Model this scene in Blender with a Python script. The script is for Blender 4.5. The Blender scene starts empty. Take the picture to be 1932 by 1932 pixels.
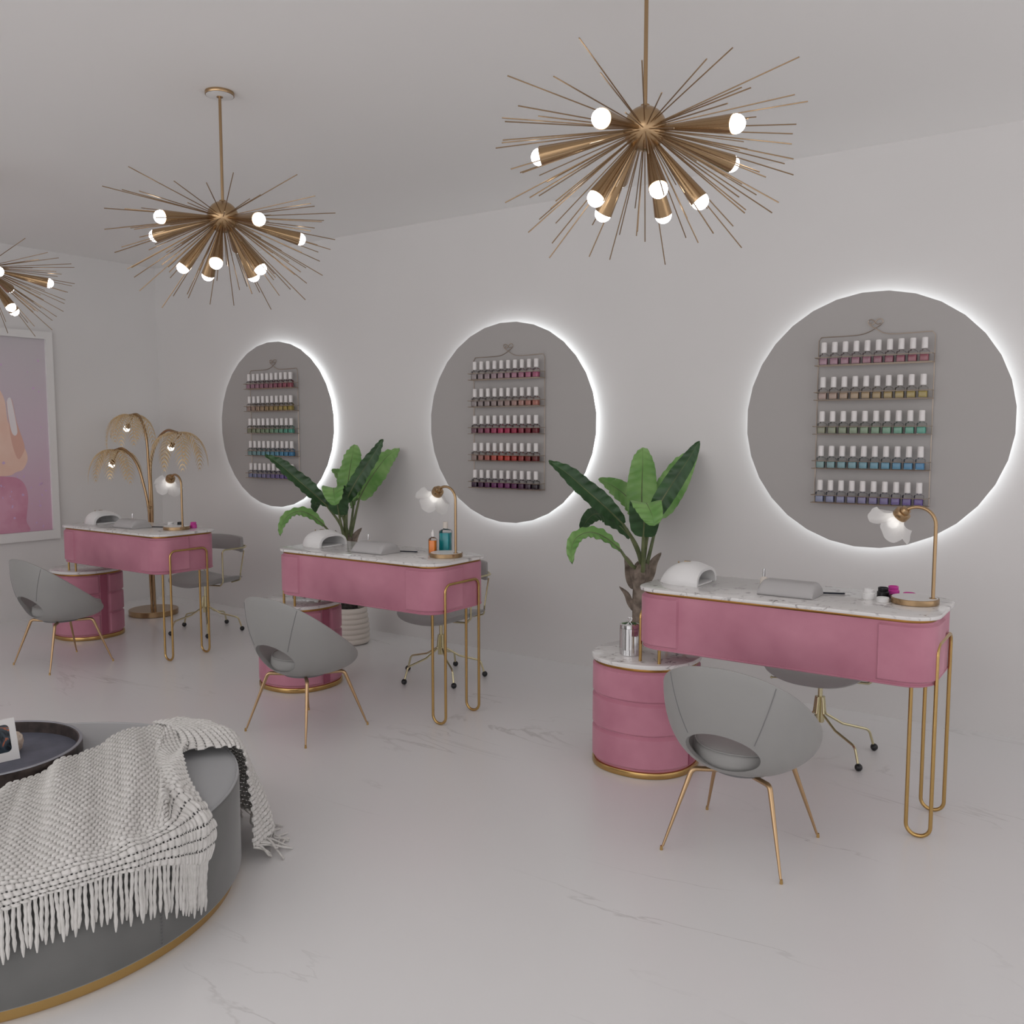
import bpy, bmesh, math, random
import numpy as np
from mathutils import Vector, Matrix
S = bpy.context.scene
COL = S.collection
PI = math.pi
DX = 2.055          # distance between the manicure stations
rng = random.Random(7)

# ------------------------------------------------------------------ materials
def new_mat(name):
    m = bpy.data.materials.new(name); m.use_nodes = True
    nt = m.node_tree
    return m, nt, nt.nodes['Principled BSDF']
def pm(name, col, rough=.5, metal=0, **k):
    m, nt, b = new_mat(name)
    b.inputs['Base Color'].default_value = (*col, 1)
    b.inputs['Roughness'].default_value = rough
    b.inputs['Metallic'].default_value = metal
    for kk, v in k.items():
        b.inputs[kk.replace('_', ' ')].default_value = v
    return m
def noise_tint(m, c1, c2, scale, detail=3, bump=0, bscale=None, lo=.35, hi=.65):
    nt = m.node_tree; b = nt.nodes['Principled BSDF']
    tc = nt.nodes.new('ShaderNodeTexCoord')
    n = nt.nodes.new('ShaderNodeTexNoise'); n.inputs['Scale'].default_value = scale; n.inputs['Detail'].default_value = detail
    r = nt.nodes.new('ShaderNodeValToRGB')
    r.color_ramp.elements[0].color = (*c1, 1); r.color_ramp.elements[1].color = (*c2, 1)
    r.color_ramp.elements[0].position = lo; r.color_ramp.elements[1].position = hi
    nt.links.new(tc.outputs['Object'], n.inputs['Vector']); nt.links.new(n.outputs['Fac'], r.inputs['Fac'])
    nt.links.new(r.outputs['Color'], b.inputs['Base Color'])
    if bump:
        n2 = nt.nodes.new('ShaderNodeTexNoise'); n2.inputs['Scale'].default_value = bscale or scale * 8
        bp = nt.nodes.new('ShaderNodeBump'); bp.inputs['Strength'].default_value = bump; bp.inputs['Distance'].default_value = .002
        nt.links.new(tc.outputs['Object'], n2.inputs['Vector']); nt.links.new(n2.outputs['Fac'], bp.inputs['Height'])
        nt.links.new(bp.outputs['Normal'], b.inputs['Normal'])
    return m
def marble(name, base, vein, scale, width, rough, dist=1.2, soft=.0, spread=.5):
    m, nt, b = new_mat(name)
    tc = nt.nodes.new('ShaderNodeTexCoord')
    n1 = nt.nodes.new('ShaderNodeTexNoise'); n1.inputs['Scale'].default_value = scale; n1.inputs['Detail'].default_value = 7
    n1.inputs['Distortion'].default_value = dist
    sub = nt.nodes.new('ShaderNodeMath'); sub.operation = 'SUBTRACT'; sub.inputs[1].default_value = .5
    ab = nt.nodes.new('ShaderNodeMath'); ab.operation = 'ABSOLUTE'
    r = nt.nodes.new('ShaderNodeValToRGB'); r.color_ramp.elements[0].color = (1, 1, 1, 1); r.color_ramp.elements[1].color = (0, 0, 0, 1)
    r.color_ramp.elements[0].position = 0; r.color_ramp.elements[1].position = width
    n2 = nt.nodes.new('ShaderNodeTexNoise'); n2.inputs['Scale'].default_value = scale * 1.7; n2.inputs['Detail'].default_value = 2
    r2 = nt.nodes.new('ShaderNodeValToRGB'); r2.color_ramp.elements[0].position = spread; r2.color_ramp.elements[1].position = spread + .18
    mul = nt.nodes.new('ShaderNodeMath'); mul.operation = 'MULTIPLY'
    mix = nt.nodes.new('ShaderNodeMixRGB'); mix.inputs['Color1'].default_value = (*base, 1); mix.inputs['Color2'].default_value = (*vein, 1)
    L = nt.links.new
    L(tc.outputs['Object'], n1.inputs['Vector']); L(tc.outputs['Object'], n2.inputs['Vector'])
    L(n1.outputs['Fac'], sub.inputs[0]); L(sub.outputs[0], ab.inputs[0]); L(ab.outputs[0], r.inputs['Fac'])
    L(n2.outputs['Fac'], r2.inputs['Fac']); L(r.outputs['Color'], mul.inputs[0]); L(r2.outputs['Color'], mul.inputs[1])
    L(mul.outputs[0], mix.inputs['Fac']); L(mix.outputs['Color'], b.inputs['Base Color'])
    b.inputs['Roughness'].default_value = rough
    return m
def emis(name, col, s):
    m = bpy.data.materials.new(name); m.use_nodes = True; nt = m.node_tree
    nt.nodes.remove(nt.nodes['Principled BSDF'])
    e = nt.nodes.new('ShaderNodeEmission'); e.inputs['Color'].default_value = (*col, 1); e.inputs['Strength'].default_value = s
    nt.links.new(e.outputs[0], nt.nodes['Material Output'].inputs['Surface'])
    return m
def clear(name, tint, gloss_rough=.03, ior=1.45):
    """thin clear glass: transparent with a fresnel gloss"""
    m = bpy.data.materials.new(name); m.use_nodes = True; nt = m.node_tree
    nt.nodes.remove(nt.nodes['Principled BSDF'])
    t = nt.nodes.new('ShaderNodeBsdfTransparent'); t.inputs['Color'].default_value = (*tint, 1)
    g = nt.nodes.new('ShaderNodeBsdfGlossy'); g.inputs['Roughness'].default_value = gloss_rough
    f = nt.nodes.new('ShaderNodeFresnel'); f.inputs['IOR'].default_value = ior
    mx = nt.nodes.new('ShaderNodeMixShader')
    nt.links.new(f.outputs[0], mx.inputs[0]); nt.links.new(t.outputs[0], mx.inputs[1]); nt.links.new(g.outputs[0], mx.inputs[2])
    nt.links.new(mx.outputs[0], nt.nodes['Material Output'].inputs['Surface'])
    return m
M = {}
M['wall'] = noise_tint(pm('painted_wall', (.745, .728, .72), .7), (.74, .723, .715), (.755, .738, .73), 1.5, 2, .05, 260)
M['ceil'] = pm('painted_ceiling', (.88, .865, .855), .8)
M['floor'] = marble('floor_marble', (.79, .78, .78), (.62, .605, .60), 1.5, .0075, .26, .9, 0, .50)
def stretch(m, sc, rz):
    nt = m.node_tree; tc = [n for n in nt.nodes if n.type == 'TEX_COORD'][0]
    mp = nt.nodes.new('ShaderNodeMapping'); mp.inputs['Scale'].default_value = sc; mp.inputs['Rotation'].default_value = (0, 0, rz)
    for l in list(nt.links):
        if l.from_node == tc: nt.links.new(mp.outputs[0], l.to_socket)
    nt.links.new(tc.outputs['Object'], mp.inputs[0])
stretch(M['floor'], (.45, 1.5, 1), .15)
M['marble'] = marble('table_marble', (.78, .76, .75), (.22, .19, .19), 11, .03, .16, .7, 0, .47)
M['velvet'] = noise_tint(pm('pink_velvet', (.5, .17, .25), .72, Sheen_Weight=.35, Sheen_Roughness=.4, Sheen_Tint=(1, .75, .82, 1)), (.47, .175, .245), (.60, .255, .335), 5, 3, .25, 500, .3, .72)
M['velvet_dark'] = pm('pink_velvet_strip', (.36, .09, .15), .7, Sheen_Weight=.2)
M['gold'] = pm('brushed_gold', (.55, .36, .14), .23, 1)
M['trimgold'] = pm('shaded_gold_trim', (.38, .19, .055), .3, 1)  # gold with recess shade and floor reflection put into its colour
M['gold2'] = pm('antique_brass', (.42, .285, .16), .25, 1)
M['goldspike'] = pm('dull_brass_wire', (.36, .25, .15), .42, 1)
M['goldleg'] = pm('satin_gold_leg', (.55, .37, .21), .28, 1)
M['goldpale'] = pm('pale_gold', (.62, .56, .36), .25, 1)
M['rackmetal'] = pm('rose_gold_wire', (.50, .41, .33), .3, 1)
M['chair'] = noise_tint(pm('grey_leatherette', (.31, .305, .297), .5, Sheen_Weight=.1), (.305, .30, .292), (.325, .32, .31), 3, 2, .06, 600)
M['seam'] = pm('grey_seam', (.20, .198, .20), .6)
M['stoolgrey'] = pm('grey_stool_leather', (.36, .352, .348), .42)
M['disc'] = pm('matte_grey_disc', (.435, .415, .405), .6)
M['led'] = emis('led_strip', (.93, .98, 1), 3.2)
M['bulb'] = emis('bulb_glow', (1, .985, .97), 12)
M['bulb_soft'] = emis('lamp_bulb_glow', (1, .97, .92), 3)
M['cap'] = pm('white_cap', (.80, .77, .76), .3)
M['glass'] = clear('bottle_glass', (.985, .985, .985), .12, 1.35)
M['black'] = pm('black_plastic', (.012, .012, .014), .35)
M['dark_stick'] = pm('navy_file', (.012, .014, .025), .8, Specular_IOR_Level=.2)
M['white'] = pm('white_plastic', (.80, .79, .785), .35)
M['whiteframe'] = pm('white_frame', (.80, .785, .775), .4)
M['padgrey'] = pm('grey_padding', (.46, .445, .445), .6)
M['pinkjar'] = pm('magenta_plastic', (.62, .06, .36), .3)
M['chrome'] = pm('chrome', (.85, .85, .86), .07, 1)
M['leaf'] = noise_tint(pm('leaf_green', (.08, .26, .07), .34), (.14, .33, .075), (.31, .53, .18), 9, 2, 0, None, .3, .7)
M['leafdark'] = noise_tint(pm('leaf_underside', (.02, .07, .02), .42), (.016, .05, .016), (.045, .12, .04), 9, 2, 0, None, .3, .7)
M['midrib'] = pm('leaf_midrib', (.22, .40, .16), .4)
M['stem'] = noise_tint(pm('plant_stem', (.11, .15, .05), .45), (.08, .11, .04), (.17, .20, .09), 14)
M['sheath'] = noise_tint(pm('dry_sheath', (.22, .17, .13), .75), (.14, .11, .085), (.33, .27, .22), 22, 4, .5, 60)
M['pot'] = pm('cream_ceramic', (.68, .62, .56), .45)
M['soil'] = noise_tint(pm('soil', (.02, .017, .015), .9), (.008, .007, .006), (.06, .05, .045), 40, 4, 1, 80)
M['frond'] = pm('gold_frond', (.80, .62, .38), .34, .45)
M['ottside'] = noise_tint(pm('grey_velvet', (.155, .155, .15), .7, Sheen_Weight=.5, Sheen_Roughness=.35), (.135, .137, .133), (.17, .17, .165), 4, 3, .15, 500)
M['otttop'] = pm('grey_velvet_top', (.36, .365, .375), .62, Sheen_Weight=.6, Sheen_Roughness=.3)  # same velvet as the side, stronger top light put into a paler colour
M['yarn'] = noise_tint(pm('cream_yarn', (.72, .70, .67), .9), (.68, .665, .635), (.76, .74, .715), 60, 3, .5, 900)
M['tray'] = noise_tint(pm('dark_leather', (.045, .034, .03), .38), (.03, .022, .02), (.07, .052, .046), 30, 4, .5, 60)
M['traybed'] = noise_tint(pm('slate_blue_felt', (.10, .105, .14), .6), (.09, .095, .125), (.115, .118, .155), 20, 4)
M['print'] = None
def liquid():
    m, nt, b = new_mat('nail_polish_liquid')
    oi = nt.nodes.new('ShaderNodeObjectInfo'); nt.links.new(oi.outputs['Color'], b.inputs['Base Color'])
    b.inputs['Roughness'].default_value = .15
    return m
M['liquid'] = liquid()
def petal_mat():
    m, nt, b = new_mat('frosted_glass_petal')
    b.inputs['Base Color'].default_value = (.86, .85, .84, 1); b.inputs['Roughness'].default_value = .35
    tr = nt.nodes.new('ShaderNodeBsdfTranslucent'); tr.inputs['Color'].default_value = (.95, .94, .93, 1)
    tp = nt.nodes.new('ShaderNodeBsdfTransparent')
    m1 = nt.nodes.new('ShaderNodeMixShader'); m1.inputs[0].default_value = .45
    m2 = nt.nodes.new('ShaderNodeMixShader'); m2.inputs[0].default_value = .08
    L = nt.links.new
    L(b.outputs[0], m1.inputs[1]); L(tr.outputs[0], m1.inputs[2]); L(m1.outputs[0], m2.inputs[1]); L(tp.outputs[0], m2.inputs[2])
    L(m2.outputs[0], nt.nodes['Material Output'].inputs['Surface'])
    return m
M['petal'] = petal_mat()
def add_translucency(m, col, f):
    nt = m.node_tree; b = nt.nodes['Principled BSDF']
    tr = nt.nodes.new('ShaderNodeBsdfTranslucent'); tr.inputs['Color'].default_value = (*col, 1)
    mx = nt.nodes.new('ShaderNodeMixShader'); mx.inputs[0].default_value = f
    nt.links.new(b.outputs[0], mx.inputs[1]); nt.links.new(tr.outputs[0], mx.inputs[2])
    nt.links.new(mx.outputs[0], nt.nodes['Material Output'].inputs['Surface'])
add_translucency(M['leaf'], (.25, .55, .12), .15)
add_translucency(M['frond'], (.9, .7, .4), .3)

# ------------------------------------------------------------------ mesh helpers
class MB:
    def __init__(s): s.v = []; s.f = []
    def add(s, V, F):
        o = len(s.v); s.v += [tuple(p) for p in V]; s.f += [tuple(i + o for i in f) for f in F]; return s
    def grid(s, P, cu=False, cv=False, flip=False):
        """P[i][j] points"""
        nu, nv = len(P), len(P[0]); V = [p for r in P for p in r]; F = []
        for i in range(nu if cu else nu - 1):
            for j in range(nv if cv else nv - 1):
                a, b, c, d = i * nv + j, ((i + 1) % nu) * nv + j, ((i + 1) % nu) * nv + (j + 1) % nv, i * nv + (j + 1) % nv
                F.append((a, d, c, b) if flip else (a, b, c, d))
        return s.add(V, F)
    def box(s, x0, x1, y0, y1, z0, z1):
        V = [(x, y, z) for z in (z0, z1) for y in (y0, y1) for x in (x0, x1)]
        return s.add(V, [(0, 2, 3, 1), (4, 5, 7, 6), (0, 1, 5, 4), (2, 6, 7, 3), (0, 4, 6, 2), (1, 3, 7, 5)])
    def lathe(s, prof, n=32, org=(0, 0, 0), axis=None):
        """prof: (r,z) list"""
        R = Matrix.Identity(3) if axis is None else Vector((0, 0, 1)).rotation_difference(Vector(axis)).to_matrix()
        o = Vector(org); P = []
        for i in range(n):
            a = 2 * PI * i / n
            P.append([tuple(o + R @ Vector((r * math.cos(a), r * math.sin(a), z))) for r, z in prof])
        return s.grid(P, cu=True)
    def tube(s, pts, r, n=10, cap=True, closed=False):
        pts = [Vector(p) for p in pts]; N = len(pts)
        rs = r if isinstance(r, (list, tuple)) else [r] * N
        T = []
        for i in range(N):
            if closed: t = pts[(i + 1) % N] - pts[i - 1]
            else: t = pts[min(i + 1, N - 1)] - pts[max(i - 1, 0)]
            T.append(t.normalized())
        u = T[0].orthogonal().normalized(); P = []
        for i in range(N):
            if i: u = (T[i - 1].rotation_difference(T[i]).to_matrix() @ u)
            u = (u - T[i] * u.dot(T[i])).normalized(); w = T[i].cross(u)
            P.append([tuple(pts[i] + rs[i] * (u * math.cos(2 * PI * k / n) + w * math.sin(2 * PI * k / n))) for k in range(n)])
        o = len(s.v); s.grid(P, cu=closed, cv=True)
        if cap and not closed:
            s.f.append(tuple(o + k for k in range(n))); s.f.append(tuple(o + (N - 1) * n + k for k in reversed(range(n))))
        return s
    def sphere(s, c, r, n=20, m=12, sc=(1, 1, 1)):
        pr = [(max(1e-5, math.sin(PI * i / m)), -math.cos(PI * i / m)) for i in range(m + 1)]
        P = [[(c[0] + r * sc[0] * q * math.cos(2 * PI * k / n), c[1] + r * sc[1] * q * math.sin(2 * PI * k / n), c[2] + r * sc[2] * z) for q, z in pr] for k in range(n)]
        return s.grid(P, cu=True)
    def prism(s, outline, z0, z1, bev=0):
        """solid from a ccw outline [(x,y)], with small rounded rims"""
        n = len(outline)
        cx = sum(p[0] for p in outline) / n; cy = sum(p[1] for p in outline) / n
        def ring(off, z):
            out = []
            for i, (x, y) in enumerate(outline):
                ax, ay = outline[i - 1]; bx, by = outline[(i + 1) % n]
                nx, ny = by - ay, -(bx - ax); l = math.hypot(nx, ny) or 1
                out.append((x - nx / l * off, y - ny / l * off, z))
            return out
        if bev: rings = [ring(bev, z0), ring(bev * .3, z0 + bev * .3), ring(0, z0 + bev), ring(0, z1 - bev), ring(bev * .3, z1 - bev * .3), ring(bev, z1)]
        else: rings = [ring(0, z0), ring(0, z1)]
        o = len(s.v); P = [[r[i] for r in rings] for i in range(n)]; s.grid(P, cu=True)
        k = len(rings)
        s.f.append(tuple(o + i * k for i in reversed(range(n)))); s.f.append(tuple(o + i * k + k - 1 for i in range(n)))
        return s
    def mesh(s, name, mat, ang=38, fix=True):
        me = bpy.data.meshes.new(name); me.from_pydata(s.v, [], s.f); me.materials.append(mat)
        bm = bmesh.new(); bm.from_mesh(me)
        if fix:
            bmesh.ops.remove_doubles(bm, verts=bm.verts, dist=1e-6)
            bmesh.ops.recalc_face_normals(bm, faces=bm.faces)
        for f in bm.faces: f.smooth = True
        for e in bm.edges:
            if len(e.link_faces) == 2 and e.calc_face_angle(0) > math.radians(ang): e.smooth = False
        bm.to_mesh(me); bm.free()
        return me
    def build(s, name, mat, parent=None, ang=38, loc=None, fix=True):
        return put(name, s.mesh(name, mat, ang, fix), parent, loc)
def put(name, me, parent=None, loc=None, rot=None):
    o = bpy.data.objects.new(name, me); COL.objects.link(o)
    if parent is not None: o.parent = parent
    if loc is not None: o.location = loc
    if rot is not None: o.rotation_euler = rot
    return o
def tag(o, label=None, cat=None, group=None, kind=None):
    for k, v in (('label', label), ('category', cat), ('group', group), ('kind', kind)):
        if v: o[k] = v
    return o
def thing(name, label, cat, loc=(0, 0, 0), rz=0, group=None):
    o = bpy.data.objects.new(name, None); COL.objects.link(o); o.location = loc; o.rotation_euler = (0, 0, rz)
    o.empty_display_size = .05
    return tag(o, label, cat, group)
def dup(root, loc=None, rz=None, label=None, group=None):
    def rec(o, par):
        c = o.copy(); COL.objects.link(c); c.parent = par
        for ch in list(o.children):
            if ch.name in known: rec(ch, c)
        return c
    known = set(x.name for x in root.children_recursive)
    r = rec(root, None)
    if loc is not None: r.location = loc
    if rz is not None: r.rotation_euler = (0, 0, rz)
    if label: r['label'] = label
    if group: r['group'] = group
    return r
def rrect(x0, x1, y0, y1, r, n=10):
    o = []
    for cx, cy, a0 in ((x1 - r, y1 - r, 0), (x0 + r, y1 - r, 90), (x0 + r, y0 + r, 180), (x1 - r, y0 + r, 270)):
        for i in range(n + 1):
            a = math.radians(a0 + 90 * i / n); o.append((cx + r * math.cos(a), cy + r * math.sin(a)))
    out = []
    for p in o:
        if not out or math.dist(p, out[-1]) > 1e-5: out.append(p)
    if math.dist(out[0], out[-1]) < 1e-5: out.pop()
    return out
def fillet(pts, r, n=6):
    """round the corners of a 3D polyline"""
    pts = [Vector(p) for p in pts]; out = [pts[0]]
    for i in range(1, len(pts) - 1):
        a, b, c = pts[i - 1], pts[i], pts[i + 1]
        rr = r[i - 1] if isinstance(r, (list, tuple)) else r
        u, w = (a - b), (c - b); th = u.angle(w)
        if th > PI - .01: out.append(b); continue
        u.normalize(); w.normalize()
        d = min(rr / math.tan(th / 2), (a - b).length * .499, (c - b).length * .499); R = d * math.tan(th / 2)
        ctr = b + (u + w).normalized() * (R / math.sin(th / 2))
        p0, p1 = b + u * d - ctr, b + w * d - ctr
        for k in range(n + 1):
            out.append(ctr + p0.normalized().slerp(p1.normalized(), k / n) * R if p0.length > 1e-9 else b)
    out.append(pts[-1])
    return out
def catmull(P, n=8):
    P = [Vector(p) for p in P]; out = []
    Q = [P[0] * 2 - P[1]] + P + [P[-1] * 2 - P[-2]]
    for i in range(1, len(Q) - 2):
        for k in range(n):
            t = k / n; a, b, c, d = Q[i - 1:i + 3]
            out.append(.5 * ((2 * b) + (c - a) * t + (2 * a - 5 * b + 4 * c - d) * t * t + (3 * b - a - 3 * c + d) * t ** 3))
    out.append(P[-1])
    return out
def perim(outline, i0, i1):
    return [outline[i % len(outline)] for i in range(i0, i1 + 1)]
def resample(path, step):
    L = [0]
    for a, b in zip(path, path[1:]): L.append(L[-1] + math.dist(a, b))
    n = max(2, int(L[-1] / step)); out = []; j = 0
    for k in range(n + 1):
        t = L[-1] * k / n
        while j < len(L) - 2 and L[j + 1] < t: j += 1
        f = (t - L[j]) / max(1e-9, L[j + 1] - L[j]); f = min(1, max(0, f))
        out.append((path[j][0] + (path[j + 1][0] - path[j][0]) * f, path[j][1] + (path[j + 1][1] - path[j][1]) * f))
    return out, L[-1]
def puffy_panel(path, z0, z1, th, rc, edge, step=.008, back=-.002):
    """a padded panel that follows an outline (outline runs ccw seen from above, outside to the right)"""
    P, L = resample(path, step); n = len(P); nz = max(6, int((z1 - z0) / step)); G = []
    for i, (x, y) in enumerate(P):
        a = P[max(0, i - 1)]; b = P[min(n - 1, i + 1)]; nx, ny = (b[1] - a[1]), -(b[0] - a[0]); l = math.hypot(nx, ny) or 1; nx /= l; ny /= l
        s = L * i / (n - 1); col = []
        for j in range(nz + 1):
            z = z0 + (z1 - z0) * j / nz
            ds, dz = min(s, L - s), min(z - z0, z1 - z)
            if ds < rc and dz < rc: d = rc - math.hypot(rc - ds, rc - dz)
            else: d = min(ds, dz)
            t = max(-.4, min(1, d / edge)); h = th * (math.sqrt(max(0, 1 - (1 - t) ** 2))) if t > 0 else back
            col.append((x + nx * h, y + ny * h, z))
        G.append(col)
    return MB().grid(G)

# ------------------------------------------------------------------ the room
H = 2.66
def struct(name, mb, mat): return tag(mb.build(name, mat), kind='structure')
struct('floor', MB().box(-.15, 9.6, -8.2, .15, -.1, 0), M['floor'])
struct('ceiling', MB().box(-.15, 9.6, -8.2, .15, H, H + .1), M['ceil'])
struct('wall_back', MB().box(-.15, 9.6, 0, .15, 0, H), M['wall'])
struct('wall_left', MB().box(-.15, 0, -8.2, 0, 0, H), M['wall'])

# ------------------------------------------------------------------ manicure desk
NAMES = ['left-hand', 'middle', 'right-hand']
ZT = .7575
xL, xR, yF, yB = .913, 1.961, -1.372, -.955
def make_desk():
    t = thing('manicure_desk', '', 'desk', (1.437, -1.16, 0))
    ox, oy = 1.437, -1.16
    R = lambda x0, x1, y0, y1, r, n=10: rrect(x0 - ox, x1 - ox, y0 - oy, y1 - oy, r, n)
    body = R(xL, xR, yF, yB, .09)
    MB().prism(body, .520, .736, .008).build('body', M['velvet'], t)
    MB().prism(R(xL - .003, xR + .003, yF - .003, yB + .003, .093), .524, .529, .002).build('lower_piping', M['velvet'], t)
    MB().prism(R(xL + .002, xR - .002, yF + .002, yB - .002, .088), .734, .7445, .001).build('gold_trim', M['trimgold'], t)
    MB().prism(R(xL - .0145, xR + .0145, yF - .0145, yB + .0145, .10), .7445, ZT, .003).build('marble_top', M['marble'], t)
    # padded wrap-around panels at both ends of the front
    o = R(xL, xR, yF, yB, .09, 12); n = 12
    # order: NE corner, NW corner, SW corner, SE corner
    nw0, sw0, se0 = 13, 26, 39
    lp = perim(o, sw0 - 6, sw0 + 12)
    lp = [(xL - ox, yF - oy + .21)] + perim(o, sw0, sw0 + 12) + [(1.092 - ox, yF - oy)]
    puffy_panel(lp, .534, .729, .009, .022, .007).build('side_door', M['velvet'], t)
    rp = [(1.794 - ox, yF - oy)] + perim(o, se0, se0 + 12) + [(xR - ox, yF - oy + .21)]
    puffy_panel(rp, .534, .729, .009, .018, .007).build('side_door', M['velvet'], t)
    # bent tube leg: down under the desk, U at the floor, up the outside, across, and back
    xi, xo, y1, y2, r = 1.893 - ox, 1.969 - ox, -1.301 - oy, -1.046 - oy, .0065
    pts = [(xi, y1, .523), (xi, y1, r), (xo, y1, r), (xo, y1, .655), (xo, y2, .655), (xo, y2, r), (xi, y2, r), (xi, y2, .523)]
    MB().tube(fillet(pts, [.036, .036, .035, .035, .036, .036], 8), r, 12).build('tube_leg', M['gold'], t)
    xi, xo = .987 - ox, .906 - ox
    pts = [(xi, y1, .462), (xi, y1, .522)]
    for yy in (-1.316 - oy, -1.06 - oy):
        MB().tube([(xi, yy, .4545), (xi, yy, .523)], r, 12).build('support_post', M['gold'], t)
    yy, y3 = -1.316 - oy, -1.06 - oy
    MB().tube(fillet([(xo, yy, .4545), (xo, yy, .655), (xo, y3, .655), (xo, y3, .4545)], .03, 8), r, 12).build('support_bracket', M['gold'], t)
    return t
desk = make_desk()
DESKLAB = ['pink velvet manicure desk with marble top nearest the picture wall, palm lamp behind it',
           'pink velvet manicure desk with marble top holding the orange and teal bottles',
           'pink velvet manicure desk with marble top, nearest and furthest right']
for k in range(3):
    if k == 0: desk['label'] = DESKLAB[0]; desk['group'] = 'pink manicure desks along the wall'
    else: dup(desk, (1.437 + k * DX, -1.16, 0), 0, DESKLAB[k])

# ------------------------------------------------------------------ drawer cabinet
def make_cabinet():
    cx, cy, r = .8625, -1.170, .206
    t = thing('drawer_cabinet', '', 'cabinet', (cx, cy, 0))
    N = 72
    # nearly round plan
    def plan(rad, a):
        c, s = math.cos(a), math.sin(a); p = 2.25
        k = (abs(c) ** p + abs(s) ** p) ** (-1 / p)
        return (rad * k * c, rad * k * s)
    circ = lambda rad: [plan(rad, 2 * PI * i / N) for i in range(N)]
    MB().prism(circ(r - .004), .02, .430, .003).build('body', M['velvet'], t)
    MB().prism(circ(r + .006), 0, .026, .006).build('gold_plinth', M['gold'], t)
    MB().prism(circ(r + .002), .425, .436, .002).build('gold_trim', M['trimgold'], t)
    MB().prism(circ(r + .010), .436, .4545, .004).build('marble_top', M['marble'], t)
    def arc(a0, a1, rad=r - .004):
        n = int(abs(a1 - a0) / 4) + 2
        return [plan(rad, math.radians(a0 + (a1 - a0) * i / (n - 1))) for i in range(n)]
    zs = (.030, .164, .297, .424)
    for z0, z1 in zip(zs, zs[1:]):
        puffy_panel(arc(-250, -10), z0 + .001, z1 - .001, .010, .010, .012, .01).build('drawer', M['velvet'], t)
        puffy_panel(arc(7, 100), z0 + .001, z1 - .001, .010, .010, .012, .01).build('drawer', M['velvet'], t)
    puffy_panel(arc(-8.5, 5.5), .028, .426, .004, .003, .004, .004).build('centre_strip', M['velvet_dark'], t)
    return t
cab = make_cabinet()
for k, l in enumerate(['round pink velvet drawer cabinet under the desk nearest the picture wall',
                       'round pink velvet drawer cabinet under the middle desk, in front of the ribbed pot',
                       'round pink velvet drawer cabinet with chrome canister, under the nearest desk']):
    if k == 0: cab['label'] = l; cab['group'] = 'pink drawer cabinets under the desks'
    else: dup(cab, (.8625 + k * DX, -1.17, 0), 0, l)

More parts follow.
